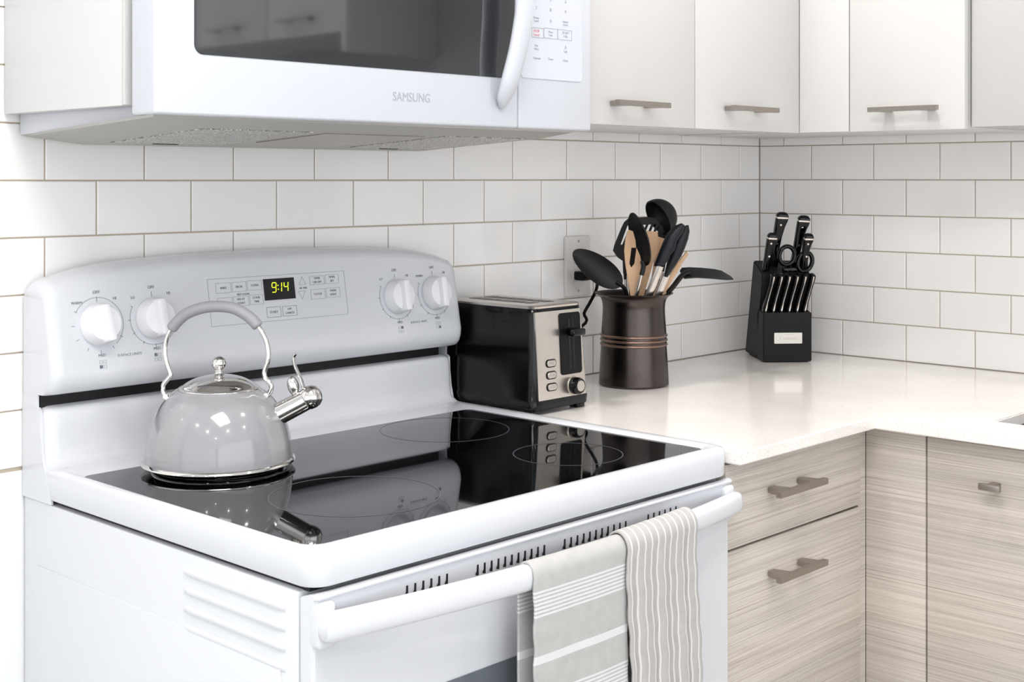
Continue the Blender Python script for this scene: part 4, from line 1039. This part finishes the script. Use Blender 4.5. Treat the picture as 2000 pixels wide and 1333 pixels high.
J1b = [(1297, 519), (1308, 506), (1309, 500), (1319, 488), (1322, 472), (1334, 455), (1338, 441)]
jaw(J1+J1b, -.048, 'near_jaw')
for pts, d, nm in (((U(1289, 520, -.048), U(1262, 590, -.036), U(1232, 735, 0)), 0, 'near_arm'), ((U(1302, 536, -.03), U(1279, 590, -.022), U(1250, 738, 0)), 0, 'far_arm')):
    bm = newbm(); tube(bm, pts, .0072, 12, flat=(1, .45), up=(-FH)); obj(nm, bm, M['steel'], ut, sharp=40)
# 8 wooden spoon at right
ut, o, s, O = flat_utensil('wooden_spoon', 'wooden spoon seen edge-on behind the tongs at the right of the crock',
    [(1341, 491), (1344, 498), (1331, 516), (1319, 538), (1308, 556), (1297, 575), (1286, 605), (1262, 735), (1253, 735), (1279, 603), (1289, 575), (1297, 556), (1308, 538), (1322, 515)], -.008, .010, M['wood'], 'wooden_blade')
# 9 black turner bent to the right
ut = utensil('solid_turner', 'black turner with its blade pointing right over the crock rim')
bm = newbm(); d9 = .0
up9 = [(1329, 529), (1334, 524), (1350, 524), (1375, 525.5), (1400, 528), (1414, 531), (1431, 541)]
lo9 = [(1336, 543), (1344, 542), (1358, 540.5), (1382, 541.5), (1406, 543.5), (1418, 544.5), (1431, 544)]
rings = []
for (ux, uy), (lx, ly), wdt in zip(up9, lo9, (.010, .016, .030, .036, .036, .034, .028)):
    a = U(ux, uy, d9); b = U(lx, ly, d9); m_ = (a+b)/2
    top_ = a+FH*wdt*.9; bot = b-FH*wdt*.3
    dn = UZ*.0022
    rings.append([bot, top_, top_-dn, bot-dn])
loft(bm, rings, 0)
tube(bm, smoothpts([U(1348, 532, d9), U(1338, 534, d9), U(1328, 543, d9), U(1315, 560, d9), U(1303, 573, d9)], 4), .0062, 10, flat=(1.2, .8)); obj('turner_blade', bm, M['nylon'], ut, sharp=40)
bm = newbm(); tube(bm, smoothpts([U(1302, 570, 0), U(1287, 605, 0), U(1262, 740, 0)], 3), .0038, 10); obj('steel_handle', bm, M['steel'], ut, sharp=60)

# ================================================================== KNIFE BLOCK
KB = Vector((-.2265, -.1575, 0)); KBR = math.atan2(-.67, .745)
kbk = thing('knife_block', 'black slanted knife block in the corner of the counter', 'knife block', KB, KBR)
WB = .106
AX = Vector((0, -.072, .21)).normalized()      # lean of the slots, towards the front
TN = Vector((0, -.21, -.072)).normalized()
bm = newbm()
main = [(.155, .004), (.083, .2105), (.078, .2135), (.010, .190), (.012, .170), (.052, .050), (.048, .010), (.060, .004)]
plate(bm, main, (0, 0, 0), (0, 1, 0), (0, 0, 1), (1, 0, 0), 0, WB, 0)
bmesh.ops.bevel(bm, geom=[e for e in bm.edges if abs(e.verts[0].co.x-e.verts[1].co.x) < 1e-6], offset=.002, segments=2, affect='EDGES')
obj('slanted_body', bm, M['blocksatin'], kbk, world=False, sharp=30)
bm = newbm()
fb = [(.0, .002), (.0, .1065), (.042, .1125), (.052, .100), (.052, .010), (.044, .002)]
plate(bm, fb, (0, 0, 0), (0, 1, 0), (0, 0, 1), (1, 0, 0), .0, WB, 0)
bmesh.ops.bevel(bm, geom=[e for e in bm.edges if abs(e.verts[0].co.x-e.verts[1].co.x) < 1e-6], offset=.002, segments=2, affect='EDGES')
obj('steak_knife_box', bm, M['blocksatin'], kbk, world=False, sharp=30)
for x, y in ((.012, .010), (WB-.012, .010), (.012, .14), (WB-.012, .14)):
    bm = newbm(); lathe(bm, [(0, 0), (.006, 0), (.006, .005), (0, .005)], (x, y, 0), 12); obj('foot', bm, M['black'], kbk, world=False)
bm = newbm(); plate(bm, rrect(.0235, .0850, .0405, .0640, .0015, 3), (0, 0, 0), (1, 0, 0), (0, 0, 1), (0, -1, 0), -.0005, .0014, 0, .0005)
plate(bm, [(.0543+.026*cos(a), .0523+.0085*sin(a)) for a in [2*pi*k/32 for k in range(32)]], (0, 0, 0), (1, 0, 0), (0, 0, 1), (0, -1, 0), .0012, .0018, 0, .0003)
add_text(bm, 'Cuisinart', (.0543, -.00185, .0520), (1, 0, 0), (0, 0, 1), .0105, 1, .0001)
obj('name_plate', bm, [M['badge'], M['nickel']], kbk, world=False)
KM = ROOTM[kbk.name]
def kw(p): return KM @ Vector(p)
def knife(name, label, u, w, z, L, wid, group=None, tilt=0., thick=.0075, th=None):
    """handle rises along AX from the top face; spine towards the front"""
    base = Vector((u, w, z)); t = thing(name, label, 'knife', kw(base), KBR, group=group)
    axl = (AX+Vector((tilt, 0, 0))).normalized(); fr = Vector((0, -axl.z, axl.y)).normalized()
    # wide direction of the handle shown across the view
    wdv = Vector((1, 0, 0)); wdv = (wdv-axl*wdv.dot(axl)).normalized() if wid > thick else wdv
    bm = newbm(); rings = []
    for s_, hw, sh, hf in ((-.004, .62, 0, .8), (.0, .72, 0, .95), (.10, .80, -.02, 1), (.35, .66, -.05, 1), (.6, .72, -.03, 1), (.8, .86, .03, 1), (.9, 1.0, .10, 1), (.96, 1.05, .12, 1)):
        cc_ = axl*(L*s_)+wdv*(wid*.5*sh*2)
        rings.append([cc_+wdv*x+fr*y for x, y in rrect(-wid/2*hw, wid/2*hw, -thick*hf, thick*hf, min(wid*hw, thick*2)*.3, 3)])
    loft(bm, rings, 0); h = obj('handle', bm, M['glossblack'], t, world=False, sharp=50)
    cc_ = axl*(L*.96)+wdv*(wid*.12)
    bm = newbm(); rings = []
    for s_, k_ in ((0, 1.05), (.002, 1.07), (.0035, 1.03)): rings.append([cc_+axl*s_+wdv*x+fr*y for x, y in rrect(-wid/2*k_, wid/2*k_, -thick*1.02, thick*1.02, thick*.5, 3)])
    loft(bm, rings, 0); obj('tang_edge', bm, M['chrome'], h, world=False, sharp=50)
    cc2 = cc_+axl*.0035; bm = newbm(); rings = []
    for s_, k_ in ((0, 1.02), (.004, .92), (.0075, .66), (.0088, .3)): rings.append([cc2+axl*s_+wdv*(x+wid*.03*s_*100)+fr*y for x, y in rrect(-wid/2*k_, wid/2*k_, -thick*k_, thick*k_, thick*.5*k_, 3)])
    loft(bm, rings, 0); obj('butt_cap', bm, M['glossblack'], h, world=False, sharp=50)
    for s_ in ((.84, .46) if wid > .013 else ()):
        bm = newbm(); lathe(bm, [(.0026, 0), (.0022, .0008), (0, .001)], axl*(L*s_)+wdv*(wid*.03)+fr*(thick*1.0), 12, axis=fr); obj('rivet', bm, M['chrome'], h, world=False)
    bm = newbm(); box(bm, -.001, .001, -.004, .004, -.05, .002)
    bmesh.ops.rotate(bm, matrix=Vector((0, 0, 1)).rotation_difference(axl).to_matrix(), verts=bm.verts); obj('blade', bm, M['steel'], t, world=False)
    return t
knife('chef_knife', 'tallest black-handled knife at the back left of the knife block', .036, .052, .203, .118, .026, tilt=.055)
knife('bread_knife', 'tall black-handled knife at the back right of the knife block', .084, .052, .203, .110, .026, tilt=.06)
knife('utility_knife', 'shorter black-handled knife at the left front of the knife block top', .0125, .026, .1955, .078, .021, tilt=.06)
knife('paring_knife', 'shorter black-handled knife at the right front of the knife block top', .0955, .026, .1955, .076, .0205, tilt=.02)
# scissors
sc_ = thing('kitchen_shears', 'black-handled kitchen shears with two loops in the knife block', 'scissors', kw((.070, .032, .197)), KBR)
def loop(cx, cz, rx, rz, rot, y=-.012):
    pts = []
    for k in range(37):
        a = 2*pi*k/36; x = rx*cos(a); z = rz*sin(a); pts.append(Vector((cx+x*cos(rot)-z*sin(rot), y-(cz)*.343*.5, cz+x*sin(rot)+z*cos(rot))))
    return pts
for cx, cz, rx, rz, rot, nm in ((-.014, .031, .0165, .020, -.15, 'left_loop'), (.026, .017, .0155, .021, -.35, 'right_loop')):
    bm = newbm(); tube(bm, loop(cx, cz, rx, rz, rot), .0048, 10, up=(0, 1, 0), flat=(1, 1.4), caps=False)
    a = Vector((cx*.2+.004, -.006, -.006)); b = Vector((cx+(.004 if cx < 0 else -.002), -.014, cz-rz*.95)); tube(bm, smoothpts([a, (a+b)/2+Vector((0, 0, -.002)), b], 3), .0045, 10)
    obj(nm, bm, M['glossblack'], sc_, world=False, sharp=60)
bm = newbm(); box(bm, -.022, .020, -.016, -.004, -.006, .006, .003); obj('pivot', bm, M['glossblack'], sc_, world=False, sharp=50)
# steak knives
for i in range(6):
    u = .0095+i*.0172
    t = thing('steak_knife', ['leftmost', 'second from left', 'third from left', 'fourth from left', 'fifth from left', 'rightmost'][i]+' of the six black steak knives in the front of the knife block', 'knife', kw((u, .012, .1075)), KBR, group='steak knives in the knife block')
    axl = (AX+Vector((.05, 0, 0))).normalized(); fr = Vector((0, -axl.z, axl.y)); L = .088
    def sp_(s): return axl*(L*s) + fr*(.0045*sin(pi*s*1.0+.2)*-1) + Vector((.0035*sin(pi*(s-.35)), 0, 0))
    bm = newbm(); rings = []
    for s_, hw, th in ((-.02, .0048, .006), (.04, .0058, .008), (.14, .0058, .0085), (.26, .0046, .0078), (.5, .0046, .0080), (.75, .0050, .0085), (.9, .0058, .0095), (.97, .0054, .009), (1.0, .0035, .006)):
        rings.append([sp_(s_)+Vector((x, 0, 0))+fr*y for x, y in rrect(-hw, hw, -th, th, hw*.8, 4)])
    loft(bm, rings, 0); h = obj('handle', bm, M['glossblack'], t, world=False, sharp=60)
    bm = newbm(); rings = []
    for s_, th in ((.015, .0078), (.05, .0084), (.14, .0089), (.26, .0082), (.5, .0084), (.75, .0089), (.9, .0099), (.975, .0094)):
        hw = .0014 if (s_ < .2 or s_ > .85) else .0005
        rings.append([sp_(s_)+Vector((x, 0, 0))+fr*y for x, y in ((-hw, th-.001), (hw, th-.001), (hw, th+.0002), (-hw, th+.0002))])
    loft(bm, rings, 0); obj('tang_edge', bm, M['chrome'], h, world=False, sharp=40)
bpy.context.view_layer.update()
